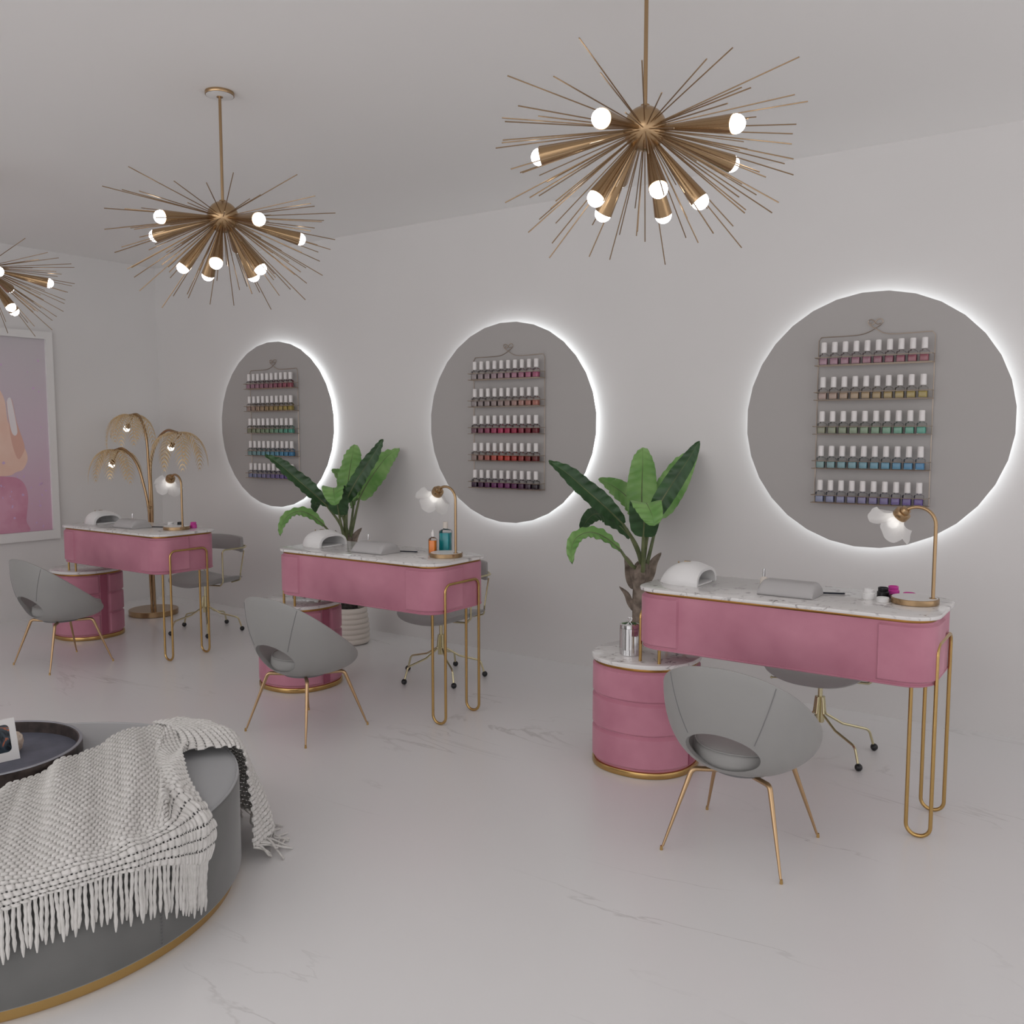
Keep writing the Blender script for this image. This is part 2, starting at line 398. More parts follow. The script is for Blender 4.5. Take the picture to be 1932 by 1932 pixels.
# ------------------------------------------------------------------ tub chair
def rim(t, inset=0):
    a, b, yc, z0, s, c2, ex = .247 - inset, .226 - inset, -.02, .443, .715, .3, .865
    sg = lambda v: math.copysign(abs(v) ** ex, v)
    x = a * sg(math.sin(t)); y = yc - b * sg(math.cos(t))
    return Vector((x, y, z0 - s * y + c2 * y * y))
def shell_pt(t, v, inset=0):
    R = rim(t, inset)
    B = Vector((.105 * math.sin(t), -.005 - .105 * math.cos(t), .270 + inset))
    h = math.sin(v * PI / 2) ** .82; w = 1 - math.cos(v * PI / 2)
    w = w * .75 + v * .25
    p = Vector((B.x + (R.x - B.x) * h, B.y + (R.y - B.y) * h, B.z + (R.z - B.z) * w))
    return p
def make_chair():
    t = thing('tub_chair', '', 'chair', (1.461, -1.68, 0))
    n, nv = 72, 18; th = .020; P = []
    for i in range(n):
        a = 2 * PI * i / n; col = []
        for j in range(nv + 1): col.append(tuple(shell_pt(a, j / nv)))
        R = rim(a); I = rim(a, th)
        ctr = (R + I) / 2
        for q in range(1, 6):
            f = PI * q / 6; col.append(tuple(ctr + (R - I) / 2 * math.cos(f) + Vector((0, 0, .010)) * math.sin(f)))
        for j in range(nv, -1, -1): col.append(tuple(shell_pt(a, j / nv, th)))
        P.append(col)
    mb = MB(); mb.grid(P, cu=True); m = len(P[0])
    mb.f.append(tuple(i * m for i in range(n))); mb.f.append(tuple(i * m + m - 1 for i in reversed(range(n))))
    sh = mb.build('shell', M['chair'], None, 60)
    # oval opening low in the back
    cut = MB(); K = 56; ring = []
    for k in range(K):
        a = 2 * PI * k / K; ring.append((-.004 + .122 * math.cos(a), .060 * math.sin(a)))
    A = [(x, -.40, .395 + z) for x, z in ring]; B = [(x, -.085, .346 + z) for x, z in ring]
    cut.grid([[a, b] for a, b in zip(A, B)], cu=True)
    cut.f.append(tuple(2 * i for i in range(K))); cut.f.append(tuple(2 * i + 1 for i in reversed(range(K))))
    co = cut.build('cutter', M['chair'])
    bo = sh.modifiers.new('b', 'BOOLEAN'); bo.operation = 'DIFFERENCE'; bo.object = co; bo.solver = 'EXACT'
    bpy.context.view_layer.update()
    me = bpy.data.meshes.new_from_object(sh.evaluated_get(bpy.context.evaluated_depsgraph_get()))
    sh.modifiers.clear(); sh.data = me
    bpy.data.objects.remove(co)
    bm = bmesh.new(); bm.from_mesh(me)
    for f in bm.faces: f.smooth = True
    for e in bm.edges: e.smooth = not (len(e.link_faces) == 2 and e.calc_face_angle(0) > math.radians(50))
    bm.to_mesh(me); bm.free()
    sh.parent = t
    # back seams
    for s in (-1, 1):
        pts = []
        for j in range(15):
            f = j / 14; a = s * (.62 + .12 * f * 0) + s * (-.10) * (1 - f); v = .55 + .445 * f
            a = s * (.46 + .24 * f)
            pts.append(shell_pt(a, v, -.0004))
        MB().tube(pts, .0014, 6).build('seam', M['seam'], sh)
    # seat cushion
    def cush(z0, z1, rx, ry, cy, bulge=.0):
        prof = [(0.001, z0), (.90, z0), (.97, z0 + .006), (1, z0 + .4 * (z1 - z0)), (.985, z1 - .010), (.95, z1 - .002), (.88, z1 + .002), (.6, z1 + .008 + bulge), (.3, z1 + .011 + bulge), (.001, z1 + .012 + bulge)]
        return MB().grid([[(rx * p * math.cos(2 * PI * k / 48), cy + ry * p * math.sin(2 * PI * k / 48), z) for p, z in prof] for k in range(48)], cu=True)
    cu = cush(.290, .350, .170, .192, .036, .006).build('seat_cushion', M['chair'], t, 60)
    pts = [(.165 * math.cos(2 * PI * k / 60), .036 + .185 * math.sin(2 * PI * k / 60), .349) for k in range(60)]
    MB().tube(pts, .0022, 6, closed=True).build('piping', M['chair'], cu)
    MB().prism([(.095 * math.cos(2 * PI * k / 40), -.005 + .095 * math.sin(2 * PI * k / 40)) for k in range(40)], .258, .272, .003).build('seat_base', M['seam'], t)
    for sx in (-1, 1):
        for sy in (-1, 1):
            pts = fillet([(sx * .05, sy * .05, .256), (sx * .128, sy * .112, .262), (sx * .193, sy * .187, .012)], .022, 6)
            rs = []
            for i, p in enumerate(pts):
                f = max(0, min(1, (.26 - p[2]) / .25)); rs.append(.0085 - .0045 * f)
            lg = MB().tube(pts, rs, 10).build('leg', M['goldleg'], t)
            MB().lathe([(.0001, 0), (.0052, 0), (.0052, .004), (.0042, .014), (.0001, .014)], 12, (sx * .196, sy * .190, 0)).build('foot', M['gold'], lg)
    return t
chair = make_chair()
for k, l in enumerate(['grey tub chair nearest the picture wall, in front of the left desk',
                       'grey tub chair with gold legs in front of the middle desk',
                       'nearest grey tub chair, seen from behind in front of the right-hand desk']):
    if k == 0: chair['label'] = l; chair['group'] = 'grey tub chairs in front of the desks'
    else: dup(chair, (1.461 + k * DX, -1.68, 0), 0, l)

# ------------------------------------------------------------------ swivel chair behind each desk
def make_stool():
    t = thing('swivel_chair', '', 'chair', (1.422, -.66, 0))
    # seat: shallow dish
    n, mr = 48, 12
    def sp(u, a, off):
        p = 3.2; c, s = math.cos(a), math.sin(a); k = (abs(c) ** p + abs(s) ** p) ** (-1 / p)
        x, y = .222 * u * k * c, .205 * u * k * s
        d = math.hypot(x / .222, y / .205)
        z = .342 + .045 * abs(x / .222) ** 2.4 * u + (.012 * max(0, -y / .205) ** 2 * -1)
        return (x, y + .005, z + off)
    G = []
    for i in range(n):
        a = 2 * PI * i / n
        col = [sp(j / mr, a, .020 * math.sqrt(max(0, 1 - (j / mr) ** 6))) for j in range(mr + 1)] + [sp(j / mr, a, -.016 * math.sqrt(max(0, 1 - (j / mr) ** 4))) for j in range(mr, -1, -1)]
        G.append(col)
    MB().grid(G, cu=True).build('seat', M['stoolgrey'], t, 60)
    # curved backrest
    G = []
    nb = 26
    for i in range(nb + 1):
        f = -1 + 2 * i / nb; x = .205 * f; yc = .205 - .055 * abs(f) ** 2.2
        e = max(.25, 1 - max(0, abs(f) - .93) / .07 * .6); col = []
        for k in range(20):
            a = 2 * PI * k / 20; c, s = math.cos(a), math.sin(a); q = 5
            kk = (abs(c) ** q + abs(s) ** q) ** (-1 / q)
            col.append((x, yc + .017 * kk * c * e, .590 + .052 * kk * s * (1 - (1 - e) * .12)))
        G.append(col)
    mb = MB().grid(G, cv=True); mb.f.append(tuple(range(20))); mb.f.append(tuple(nb * 20 + k for k in reversed(range(20))))
    mb.build('backrest', M['stoolgrey'], t, 50)
    # gold side frames: under the seat, up, back, round behind the pad
    pts = [(0, -.03, .322), (.20, -.03, .333), (.229, -.03, .36), (.229, -.03, .573), (.222, .16, .573), (.16, .222, .573), (0, .232, .573)]
    for s in (-1, 1):
        MB().tube(fillet([(s * x, y, z) for x, y, z in pts], [.02, .02, .025, .05, .05], 6), .0055, 10).build('arm_frame', M['goldpale'], t)
        MB().tube(fillet([(s * .10, .14, .326), (s * .19, .14, .352), (s * .195, .14, .40), (s * .205, .165, .55)], .012, 4), .0045, 8).build('back_post', M['goldpale'], t)
    MB().tube([(0, 0, .20), (0, 0, .33)], .010, 14).build('column', M['goldpale'], t)
    hub = MB()
    for k in range(5):
        a = math.radians(-107 + 72 * k)
        hub.tube([(.012 * math.cos(a), .012 * math.sin(a), .13), (.012 * math.cos(a), .012 * math.sin(a), .24)], .0085, 8)
    hub.build('hub', M['goldpale'], t)
    for k in range(5):
        a = math.radians(-107 + 72 * k); c, s = math.cos(a), math.sin(a)
        pts = fillet([(.016 * c, .016 * s, .238), (.024 * c, .024 * s, .165), (.10 * c, .10 * s, .120), (.215 * c, .215 * s, .092), (.238 * c, .238 * s, .02)], [.02, .03, .03, .03], 5)
        lg = MB().tube(pts, .0055, 8).build('star_leg', M['goldpale'], t)
        MB().sphere((.240 * c, .240 * s, .0155), .0155, 14, 9).build('caster', M['black'], lg)
    MB().tube([(0, -.02, .318), (-.185, -.065, .307)], .0035, 8).sphere((-.188, -.0655, .307), .006, 10, 6).build('height_lever', M['goldpale'], t)
    return t
stool = make_stool()
for k, l in enumerate(['grey swivel chair with gold frame and backrest in full view, behind the left desk',
                       'grey swivel chair on gold star base, behind the middle desk',
                       'grey swivel chair mostly hidden, only base below the right-hand desk']):
    if k == 0: stool['label'] = l; stool['group'] = 'grey swivel chairs behind the desks'
    else: dup(stool, (1.422 + k * DX, -.66, 0), 0, l)

# ------------------------------------------------------------------ backlit discs on the wall
MX, MZ, MR, NS = 1.447, 1.4015, .594, 32
def make_disc():
    t = thing('backlit_mirror', '', 'mirror', (MX, -.0, MZ))
    def ring(r, y, off=.5): return [(r * math.cos(2 * PI * (k + off) / NS), y, r * math.sin(2 * PI * (k + off) / NS)) for k in range(NS)]
    mb = MB(); rs = [ring(MR, -.038), ring(MR, -.049)]
    mb.grid([[r[i] for r in rs] for i in range(NS)], cu=True)
    mb.f.append(tuple(2 * i for i in range(NS))); mb.f.append(tuple(2 * i + 1 for i in reversed(range(NS))))
    mb.build('mirror_panel', M['disc'], t, 30)
    mb = MB(); r0 = .582
    rs = [ring(r0, -.002), ring(r0, -.036), ring(r0 - .02, -.036), ring(r0 - .02, -.002)]
    mb.grid([[r[i] for r in rs] for i in range(NS)], cu=True, cv=True).build('light_ring', M['led'], t, 30)
    return t
disc = make_disc()
for k, l in enumerate(['smallest-looking backlit round wall mirror, nearest the corner, behind a leaning leaf',
                       'backlit round wall mirror above the middle desk, with the red polish rack',
                       'largest-looking backlit round wall mirror, at the far right above the nearest desk']):
    if k == 0: disc['label'] = l; disc['group'] = 'backlit round mirrors on the long wall'
    else: dup(disc, (MX + k * DX, 0, MZ), 0, l)

# ------------------------------------------------------------------ polish racks
SH = (1.661, 1.500, 1.340, 1.178, 1.016)
def make_rack():
    t = thing('nail_polish_rack', '', 'rack', (1.455, -.052, 1.4))
    ox, oz = 1.455, 1.4
    yb, yf, r = -.0045, -.072, .0019
    w = lambda P, y=yb: [(x - ox, y, z - oz) for x, z in P]
    left = [(1.2, 1.012), (1.2, 1.78), (1.212, 1.797), (1.32, 1.797), (1.39, 1.800), (1.43, 1.812), (1.454, 1.826), (1.474, 1.838), (1.486, 1.853), (1.482, 1.864), (1.470, 1.867), (1.457, 1.860), (1.449, 1.849), (1.441, 1.843), (1.431, 1.844), (1.436, 1.854)]
    right = [(1.71, 1.012), (1.71, 1.78), (1.698, 1.797), (1.60, 1.795), (1.53, 1.795), (1.49, 1.803), (1.456, 1.823), (1.432, 1.838), (1.422, 1.852), (1.425, 1.862), (1.436, 1.865), (1.449, 1.857), (1.456, 1.848), (1.466, 1.843), (1.475, 1.848)]
    MB().tube(catmull(w(left[:2]), 1) + catmull(w(left[2:]), 5), r, 6).build('frame', M['rackmetal'], t)
    MB().tube(catmull(w(right[:2], yb - .003), 1) + catmull(w(right[2:], yb - .003), 5), r, 6).build('frame', M['rackmetal'], t)
    for z in SH:
        s = MB(); z -= oz
        a, b = 1.2 - ox, 1.711 - ox
        for dz in (0, .036):
            s.tube(fillet([(a, yb, z + dz), (a, yf, z + dz), (b, yf, z + dz), (b, yb, z + dz)], .010, 4), r * .95, 6)
        s.tube([(a, yb, z), (b, yb, z)], r * .9, 6)
        for q in range(1, 4): s.tube([(a, yb + (yf - yb) * q / 4, z + .0005), (b, yb + (yf - yb) * q / 4, z + .0005)], r * .6, 6)
        s.build('shelf', M['rackmetal'], t)
    return t
rack = make_rack()
for k, l in enumerate(['gold wire wall rack with heart top on the mirror nearest the corner',
                       'gold wire wall rack with heart top holding red and plum polishes',
                       'gold wire wall rack with heart top on the right-hand mirror']):
    if k == 0: rack['label'] = l; rack['group'] = 'wire polish racks on the mirrors'
    else: dup(rack, (1.455 + k * DX, -.052, 1.4), 0, l)

def make_bottle():
    t = thing('nail_polish_bottle', '', 'nail polish bottle')
    def sq(w, d, r=.004, n=3): return rrect(-w / 2, w / 2, -d / 2, d / 2, r, n)
    mb = MB(); o = []
    prof = [(.0395, .032, 0), (.0395, .032, .044), (.036, .029, .048), (.018, .018, .051), (.015, .015, .056)]
    rings = []
    for w, d, z in prof: rings.append([(x, y, z) for x, y in sq(w, d, min(.006, w * .3))])
    n = len(rings[0]); mb.grid([[r[i] for r in rings] for i in range(n)], cu=True)
    mb.f.append(tuple(len(prof) * i for i in reversed(range(n))))
    mb.build('glass_body', M['glass'], t, 50)
    MB().prism(sq(.0345, .027, .003), .0025, .031, .001).build('polish', M['liquid'], t)
    cap = [(.0001, .057), (.0130, .057), (.0135, .060), (.0128, .102), (.0112, .1055), (.0001, .1055)]
    MB().lathe(cap, 16).build('cap', M['cap'], t, 50)
    return t
pol = make_bottle()
def lin(c): return tuple(((v / 255 + .055) / 1.055) ** 2.4 if v > 10 else v / 255 / 12.92 for v in c)
ROWS_A = [(['pale lilac-pink', 'lilac-pink', 'dusty mauve', 'rose pink', 'dusty rose'], [(178, 140, 155), (165, 115, 130), (165, 92, 105)]),
          (['beige-pink', 'beige', 'sand', 'golden sand', 'olive gold'], [(180, 155, 145), (175, 150, 110), (175, 155, 80)]),
          (['pale sage', 'sage', 'grey-green', 'mint', 'sea green'], [(150, 150, 125), (140, 165, 135), (95, 175, 155)]),
          (['pale aqua', 'dusty aqua', 'aqua blue', 'steel blue', 'sky blue'], [(140, 170, 170), (115, 165, 180), (75, 145, 190)]),
          (['pale blue-grey', 'blue-grey', 'periwinkle', 'lavender', 'violet'], [(145, 152, 180), (135, 128, 165), (110, 85, 160)])]
ROWS_B = [(['pale pearl', 'pearl pink', 'pale mauve', 'mauve pink', 'orchid pink'], [(175, 165, 165), (180, 150, 160), (185, 105, 135)]),
          (['clear grey', 'pearl grey', 'taupe', 'peach beige', 'salmon'], [(165, 155, 155), (170, 150, 145), (185, 120, 105)]),
          (['dusty mauve', 'raspberry', 'crimson', 'deep red', 'wine red'], [(130, 95, 105), (190, 35, 90), (115, 15, 30)]),
          (['taupe', 'coral', 'scarlet', 'brick red', 'dark red'], [(165, 145, 138), (205, 60, 40), (110, 22, 18)]),
          (['dark plum', 'purple', 'magenta purple', 'blackberry', 'black-plum'], [(62, 32, 62), (125, 25, 105), (38, 16, 34)])]
ORD = ['first', 'second', 'third', 'fourth', 'fifth', 'sixth', 'seventh', 'eighth', 'ninth', 'last']
SHN = ['top', 'second', 'middle', 'fourth', 'bottom']
first = True
for k in range(3):
    rows = ROWS_B if k == 1 else ROWS_A
    for ri, (names, cols) in enumerate(rows):
        for j in range(10):
            f = j / 9 * 2; a = cols[int(min(1, f))]; b = cols[int(min(1, f)) + 1]; f -= int(min(1, f))
            c = lin(tuple(a[i] + (b[i] - a[i]) * f for i in range(3)))
            lab = '%s nail polish bottle, %s from left on the %s shelf of the %s rack' % (names[j // 2], ORD[j], SHN[ri], NAMES[k])
            if ORD[j] == 'last': lab = '%s nail polish bottle at the right end of the %s shelf, %s rack' % (names[j // 2], SHN[ri], NAMES[k])
            loc = (1.236 + j * .0487 + k * DX, -.094, SH[ri] + .0022)
            b_ = pol if first else dup(pol, loc)
            b_.location = loc; b_['label'] = lab; b_['group'] = 'nail polish bottles on the %s rack' % NAMES[k]; first = False
            b_.rotation_euler = (0, 0, rng.uniform(-.05, .05))
            for ch in b_.children: ch.color = (*c, 1)

# ------------------------------------------------------------------ table lamp
def make_lamp():
    t = thing('flower_table_lamp', '', 'lamp')
    MB().lathe([(.0001, 0), (.077, 0), (.079, .002), (.079, .019), (.0775, .0205), (.0745, .0205), (.0745, .0195), (.0001, .0195)], 48).build('base', M['gold2'], t)
    MB().lathe([(.0001, .019), (.0742, .019), (.0742, .0212), (.0001, .0212)], 48).build('base_top', M['white'], t)
    sx = .058
    pts = [(sx, 0, .020), (sx, 0, .27)]
    for k in range(13):
        a = math.radians(12 * k); pts.append((sx - .060 + .060 * math.cos(a), 0, .275 + .060 * math.sin(a)))
    pts = pts[:-1]
    e = Vector(pts[-1])
    MB().tube(pts, .0062, 12).lathe([(.0001, .0205), (.012, .0205), (.012, .023), (.0001, .024)], 20, (sx, 0, 0)).build('stem', M['gold2'], t)
    ax = Vector((-.64, .22, -.70)).normalized()
    prof = [(.0001, -.012), (.010, -.012), (.016, -.009), (.018, -.002), (.018, .004), (.027, .006), (.028, .010), (.028, .028), (.026, .031), (.0001, .031)]
    MB().lathe(prof, 28, e, ax).build('lamp_cap', M['gold2'], t)
    # flower shade: scalloped bell, five petals
    R = Vector((0, 0, 1)).rotation_difference(ax).to_matrix(); G = []
    n = 90
    for i in range(n):
        a = 2 * PI * i / n; lob = abs(math.cos(2.5 * a)) ** .55; col = []
        for j in range(15):
            f = j / 14; r = .021 + .016 * f + (.050 * f ** 2.0) * (.80 + .20 * lob) + .0015 * f * math.sin(15 * a)
            z = .022 + .078 * f * (1 - .30 * f * (1 - lob) - .20 * f * f) + .005 * f * math.cos(5 * a + 1)
            col.append(tuple(e + R @ Vector((r * math.cos(a), r * math.sin(a), z))))
        G.append(col)
    MB().grid(G, cu=True).build('flower_shade', M['petal'], t, 80, fix=False)
    MB().sphere(tuple(e + ax * .062), .020, 18, 12).build('bulb', M['bulb_soft'], t)
    return t
lamp = make_lamp()
LP = [(1.778, -1.115), (1.838, -1.128), (1.860, -1.118)]
for k, l in enumerate(['brass flower table lamp on the left desk, in front of the gold palm lamp',
                       'brass flower table lamp on the middle desk, beside the teal bottle',
                       'brass flower table lamp on the nearest desk, in front of the right-hand mirror']):
    loc = (LP[k][0] + k * DX, LP[k][1], ZT)
    o = lamp if k == 0 else dup(lamp, loc)
    o.location = loc; o['label'] = l; o['group'] = 'flower lamps on the desks'
lamp.location = (LP[0][0], LP[0][1], ZT)

# ------------------------------------------------------------------ things on the desks
def make_uv():
    t = thing('nail_dryer', '', 'nail dryer')
    # arched hood, open towards +x, domed towards -x
    nu, nv = 26, 32
    def sec(f, dh, dw, dx):
        x = .088 - .176 * f; q = max(0.0, (f - .40) / .60)
        e = math.sqrt(max(0.0, 1 - q ** 2.1))
        h = (.064 + .019 * math.sin(PI / 2 * min(1, f / .40))) * e ** 1.1; w_ = .099 - .004 * f - .045 * q ** 2.5
        col = []
        for j in range(nv + 1):
            a = PI * j / nv; c, sn = math.cos(a), math.sin(a)
            col.append((x - dx, math.copysign(max(.008, w_ - dw) * abs(c) ** .72, c), max(.0015, h - dh) * sn ** .8 if sn > 1e-6 else 0))
        return col
    G = [sec(i / nu, 0, 0, 0) for i in range(nu + 1)]
    I = [sec(i / nu, .011, .014, -.0001 if i == 0 else .004) for i in range(nu - 2, -1, -1)]
    MB().grid(G).grid([G[0], I[-1]]).grid(I).build('hood', M['white'], t, 60, fix=False)
    MB().prism(rrect(-.06, .085, -.078, .078, .02, 6), 0, .006, .001).build('base_plate', M['white'], t)
    b = MB(); b.box(-.006, .018, -.006, .006, .0800, .0842); b.build('button', M['gold2'], t, 30)
    MB().sphere((-.022, -.022, .080), .0035, 10, 6).build('indicator', M['gold2'], t)
    return t
uv = make_uv()
for k, l in enumerate(['white arched nail dryer on the left desk', 'white arched nail dryer on the middle desk', 'white arched nail dryer on the nearest, right-hand desk']):
    loc = (1.022 + k * DX, -1.155, ZT)
    o = uv if k == 0 else dup(uv, loc)
    o.location = loc; o['label'] = l; o['group'] = 'nail dryers on the desks'
def make_armrest():
    mb = MB(); P = []
    prof = [(-.066, .001), (-.070, .010), (-.060, .030), (-.040, .047), (-.018, .052), (.018, .052), (.040, .047), (.060, .030), (.070, .010), (.066, .001)]
    pc = [(p.x, p.y) for p in catmull([(a, b, 0) for a, b in prof], 3)]
    for i in range(25):
        f = -1 + i / 12; e = 1 - max(0, abs(f) - .84) ** 2 / .16 ** 2 * .28
        P.append([(.1 * f, y * (.93 + .07 * e), max(.001, z * e)) for y, z in pc])
    mb.grid(P, cv=True); n = len(pc)
    mb.f.append(tuple(range(n))); mb.f.append(tuple(24 * n + k for k in reversed(range(n))))
    return mb.mesh('armrest_cushion', M['padgrey'], 55)
am = make_armrest()
fm = MB().prism([(x, y) for x, y in rrect(-.075, .075, -.008, .008, .007, 4)], 0, .003).mesh('nail_file', M['dark_stick'])
for k in range(3):
    tag(put('armrest_cushion', am, None, (1.452 + k * DX, -1.203, ZT)), 'grey padded wrist cushion on the %s desk' % ['left', 'middle', 'right-hand'][k], 'cushion', 'wrist cushions on the desks')
    tag(put('nail_file', fm, None, (1.545 + k * DX, -1.105, ZT + .0002), (0, 0, .38)), 'dark nail file beside the wrist cushion on the %s desk' % ['left', 'middle', 'right-hand'][k], 'nail file', 'nail files on the desks')
    t = thing('polish_remover_bottle', 'small beige bottle with slim silver cap behind the %s wrist cushion' % ['left', 'middle', 'right-hand'][k], 'bottle', (1.325 + k * DX, -1.118, ZT), 0, 'beige bottles behind the wrist cushions')
    MB().lathe([(.0001, 0), (.014, 0), (.0155, .002), (.0155, .034), (.012, .041), (.006, .045), (.0001, .045)], 20).build('bottle_body', M['pot'], t)
    MB().lathe([(.0001, .045), (.0055, .045), (.0055, .074), (.0045, .075), (.0001, .075)], 14).build('cap', M['chrome'], t)
def jar_mesh(m, r=.021, h=.022): return MB().lathe([(.0001, 0), (r - .001, 0), (r, .001), (r, h - .001), (r - .001, h), (r - .003, h), (r - .003, h - .004), (.0001, h - .004)], 28).mesh('jar', m)
def jar(k, x, y, mat, lab, tall):
    r = .021
    if tall:
        t = thing('cosmetic_jar', lab, 'jar', (x + k * DX, y, ZT), 0, 'cosmetic jars beside the lamp')
        MB().lathe([(.0001, 0), (r - .001, 0), (r, .001), (r, .021), (r - .004, .024), (.0001, .024)], 28).build('jar_body', mat, t)
        MB().lathe([(.0001, .024), (r - .004, .024), (r - .0035, .025), (r - .0035, .036), (r - .005, .037), (r - .007, .037), (r - .007, .032), (.0001, .032)], 28).build('jar_rim', mat, t)
    else:
        m = MB().lathe([(.0001, 0), (r - .001, 0), (r, .001), (r, .015), (r - .001, .016), (r - .003, .016), (r - .003, .012), (.0001, .012)], 28).build('jar_lid', mat, None)
        m.location = (x + k * DX, y, ZT); tag(m, lab, 'lid', 'jar lids beside the lamp')
jar(2, 1.709, -1.128, M['white'], 'open white cosmetic jar on the nearest desk', True)
jar(2, 1.745, -1.070, M['black'], 'open black cosmetic jar between white and pink jars on the nearest desk', True)
jar(2, 1.769, -1.018, M['pinkjar'], 'open magenta cosmetic jar behind the black jars on the nearest desk', True)
jar(2, 1.764, -1.158, M['white'], 'white jar lid in front of the white jar on the nearest desk', False)
jar(2, 1.790, -1.082, M['black'], 'black jar lid next to the lamp base on the nearest desk', False)
jar(2, 1.822, -1.012, M['pinkjar'], 'magenta jar lid behind the lamp base on the nearest desk', False)
jar(0, 1.675, -1.085, M['white'], 'white cosmetic jar behind the lamp base on the left desk', True)
jar(0, 1.722, -1.050, M['black'], 'black cosmetic jar behind the lamp base on the left desk', True)
jar(0, 1.790, -1.005, M['pinkjar'], 'magenta cosmetic jar behind the lamp stem on the left desk', True)
def big_bottle(x, y, w, h, col, lab, hc, pointy, rz=.2):
    t = thing('lotion_bottle', lab, 'bottle', (x, y, ZT), rz)
    o = lambda q, r: rrect(-q / 2, q / 2, -q / 2, q / 2, r, 4)
    lm = pm('lotion_' + ('orange' if pointy else 'teal'), col, .12)
    MB().prism(o(w - .005, .003), .003, h * .92, .001).build('liquid', lm, t)
    rings = [(w, .005, 0), (w, .005, h), (w * .8, .006, h + .006), (w * .4, .006, h + .010), (w * .36, .006, h + .016)]
    G = [[(x_, y_, z) for x_, y_ in o(q, r)] for q, r, z in rings]; n = len(G[0])
    mb = MB().grid([[g[i] for g in G] for i in range(n)], cu=True); mb.f.append(tuple(5 * i for i in reversed(range(n))))
    mb.build('glass_body', M['glass'], t, 50)
    if pointy: MB().lathe([(.0001, h + .014), (w * .24, h + .014), (w * .24, h + hc * .72), (w * .12, h + hc * .8), (w * .07, h + hc), (.0001, h + hc)], 18).build('dropper_cap', M['cap'], t)
    else: MB().lathe([(.0001, h + .014), (w * .24, h + .014), (w * .24, h + hc), (.0001, h + hc)], 20).build('cap', M['pot'], t)
big_bottle(1.733 + DX, -1.100, .034, .074, (.92, .27, .015), 'small orange dropper bottle on the middle desk', .046, True, .25)
big_bottle(1.748 + DX, -1.020, .052, .108, (.0, .32, .36), 'tall teal lotion bottle on the middle desk, beside the lamp', .045, False, .30)
# chrome canisters on the cabinets
def canister(k, lab, loc, r=.038, h=.105, mat=None, glassy=False):
    t = thing('ribbed_canister', lab, 'canister', loc)
    n = 96; P = []
    for i in range(n):
        a = 2 * PI * i / n; rr = r * (1 - .035 * (0.5 + .5 * math.cos(24 * a)))
        P.append([(r * .9 * math.cos(a), r * .9 * math.sin(a), 0), (rr * math.cos(a), rr * math.sin(a), .003), (rr * math.cos(a), rr * math.sin(a), h), (r * .92 * math.cos(a), r * .92 * math.sin(a), h + .001)])
    m = MB().grid(P, cu=True); m.f.append(tuple(4 * i for i in reversed(range(n)))); m.f.append(tuple(4 * i + 3 for i in range(n)))
    m.build('canister_body', mat or M['chrome'], t, 40)
    MB().lathe([(.0001, h + .001), (r * 1.01, h + .001), (r * 1.01, h + .014), (r * .9, h + .019), (.0001, h + .024)], 40).build('lid', mat or M['chrome'], t)
    hp = [(0, 0, h + .022)] + [(.010 * (16 * math.sin(a) ** 3) / 16, 0, h + .034 + .010 * (13 * math.cos(a) - 5 * math.cos(2 * a) - 2 * math.cos(3 * a) - math.cos(4 * a)) / 16) for a in [PI + 2 * PI * i / 24 for i in range(25)]]
    MB().tube(hp, .0011, 6).build('heart_handle', M['chrome'], t)
canister(2, 'ribbed chrome canister with heart handle on the nearest cabinet', (.823 + 2 * DX, -1.245, .4545), .041, .110)
canister(1, 'clear glass canister on the middle cabinet, mostly behind the desk', (.850 + DX, -1.16, .4545), .036, .10, M['glass'])

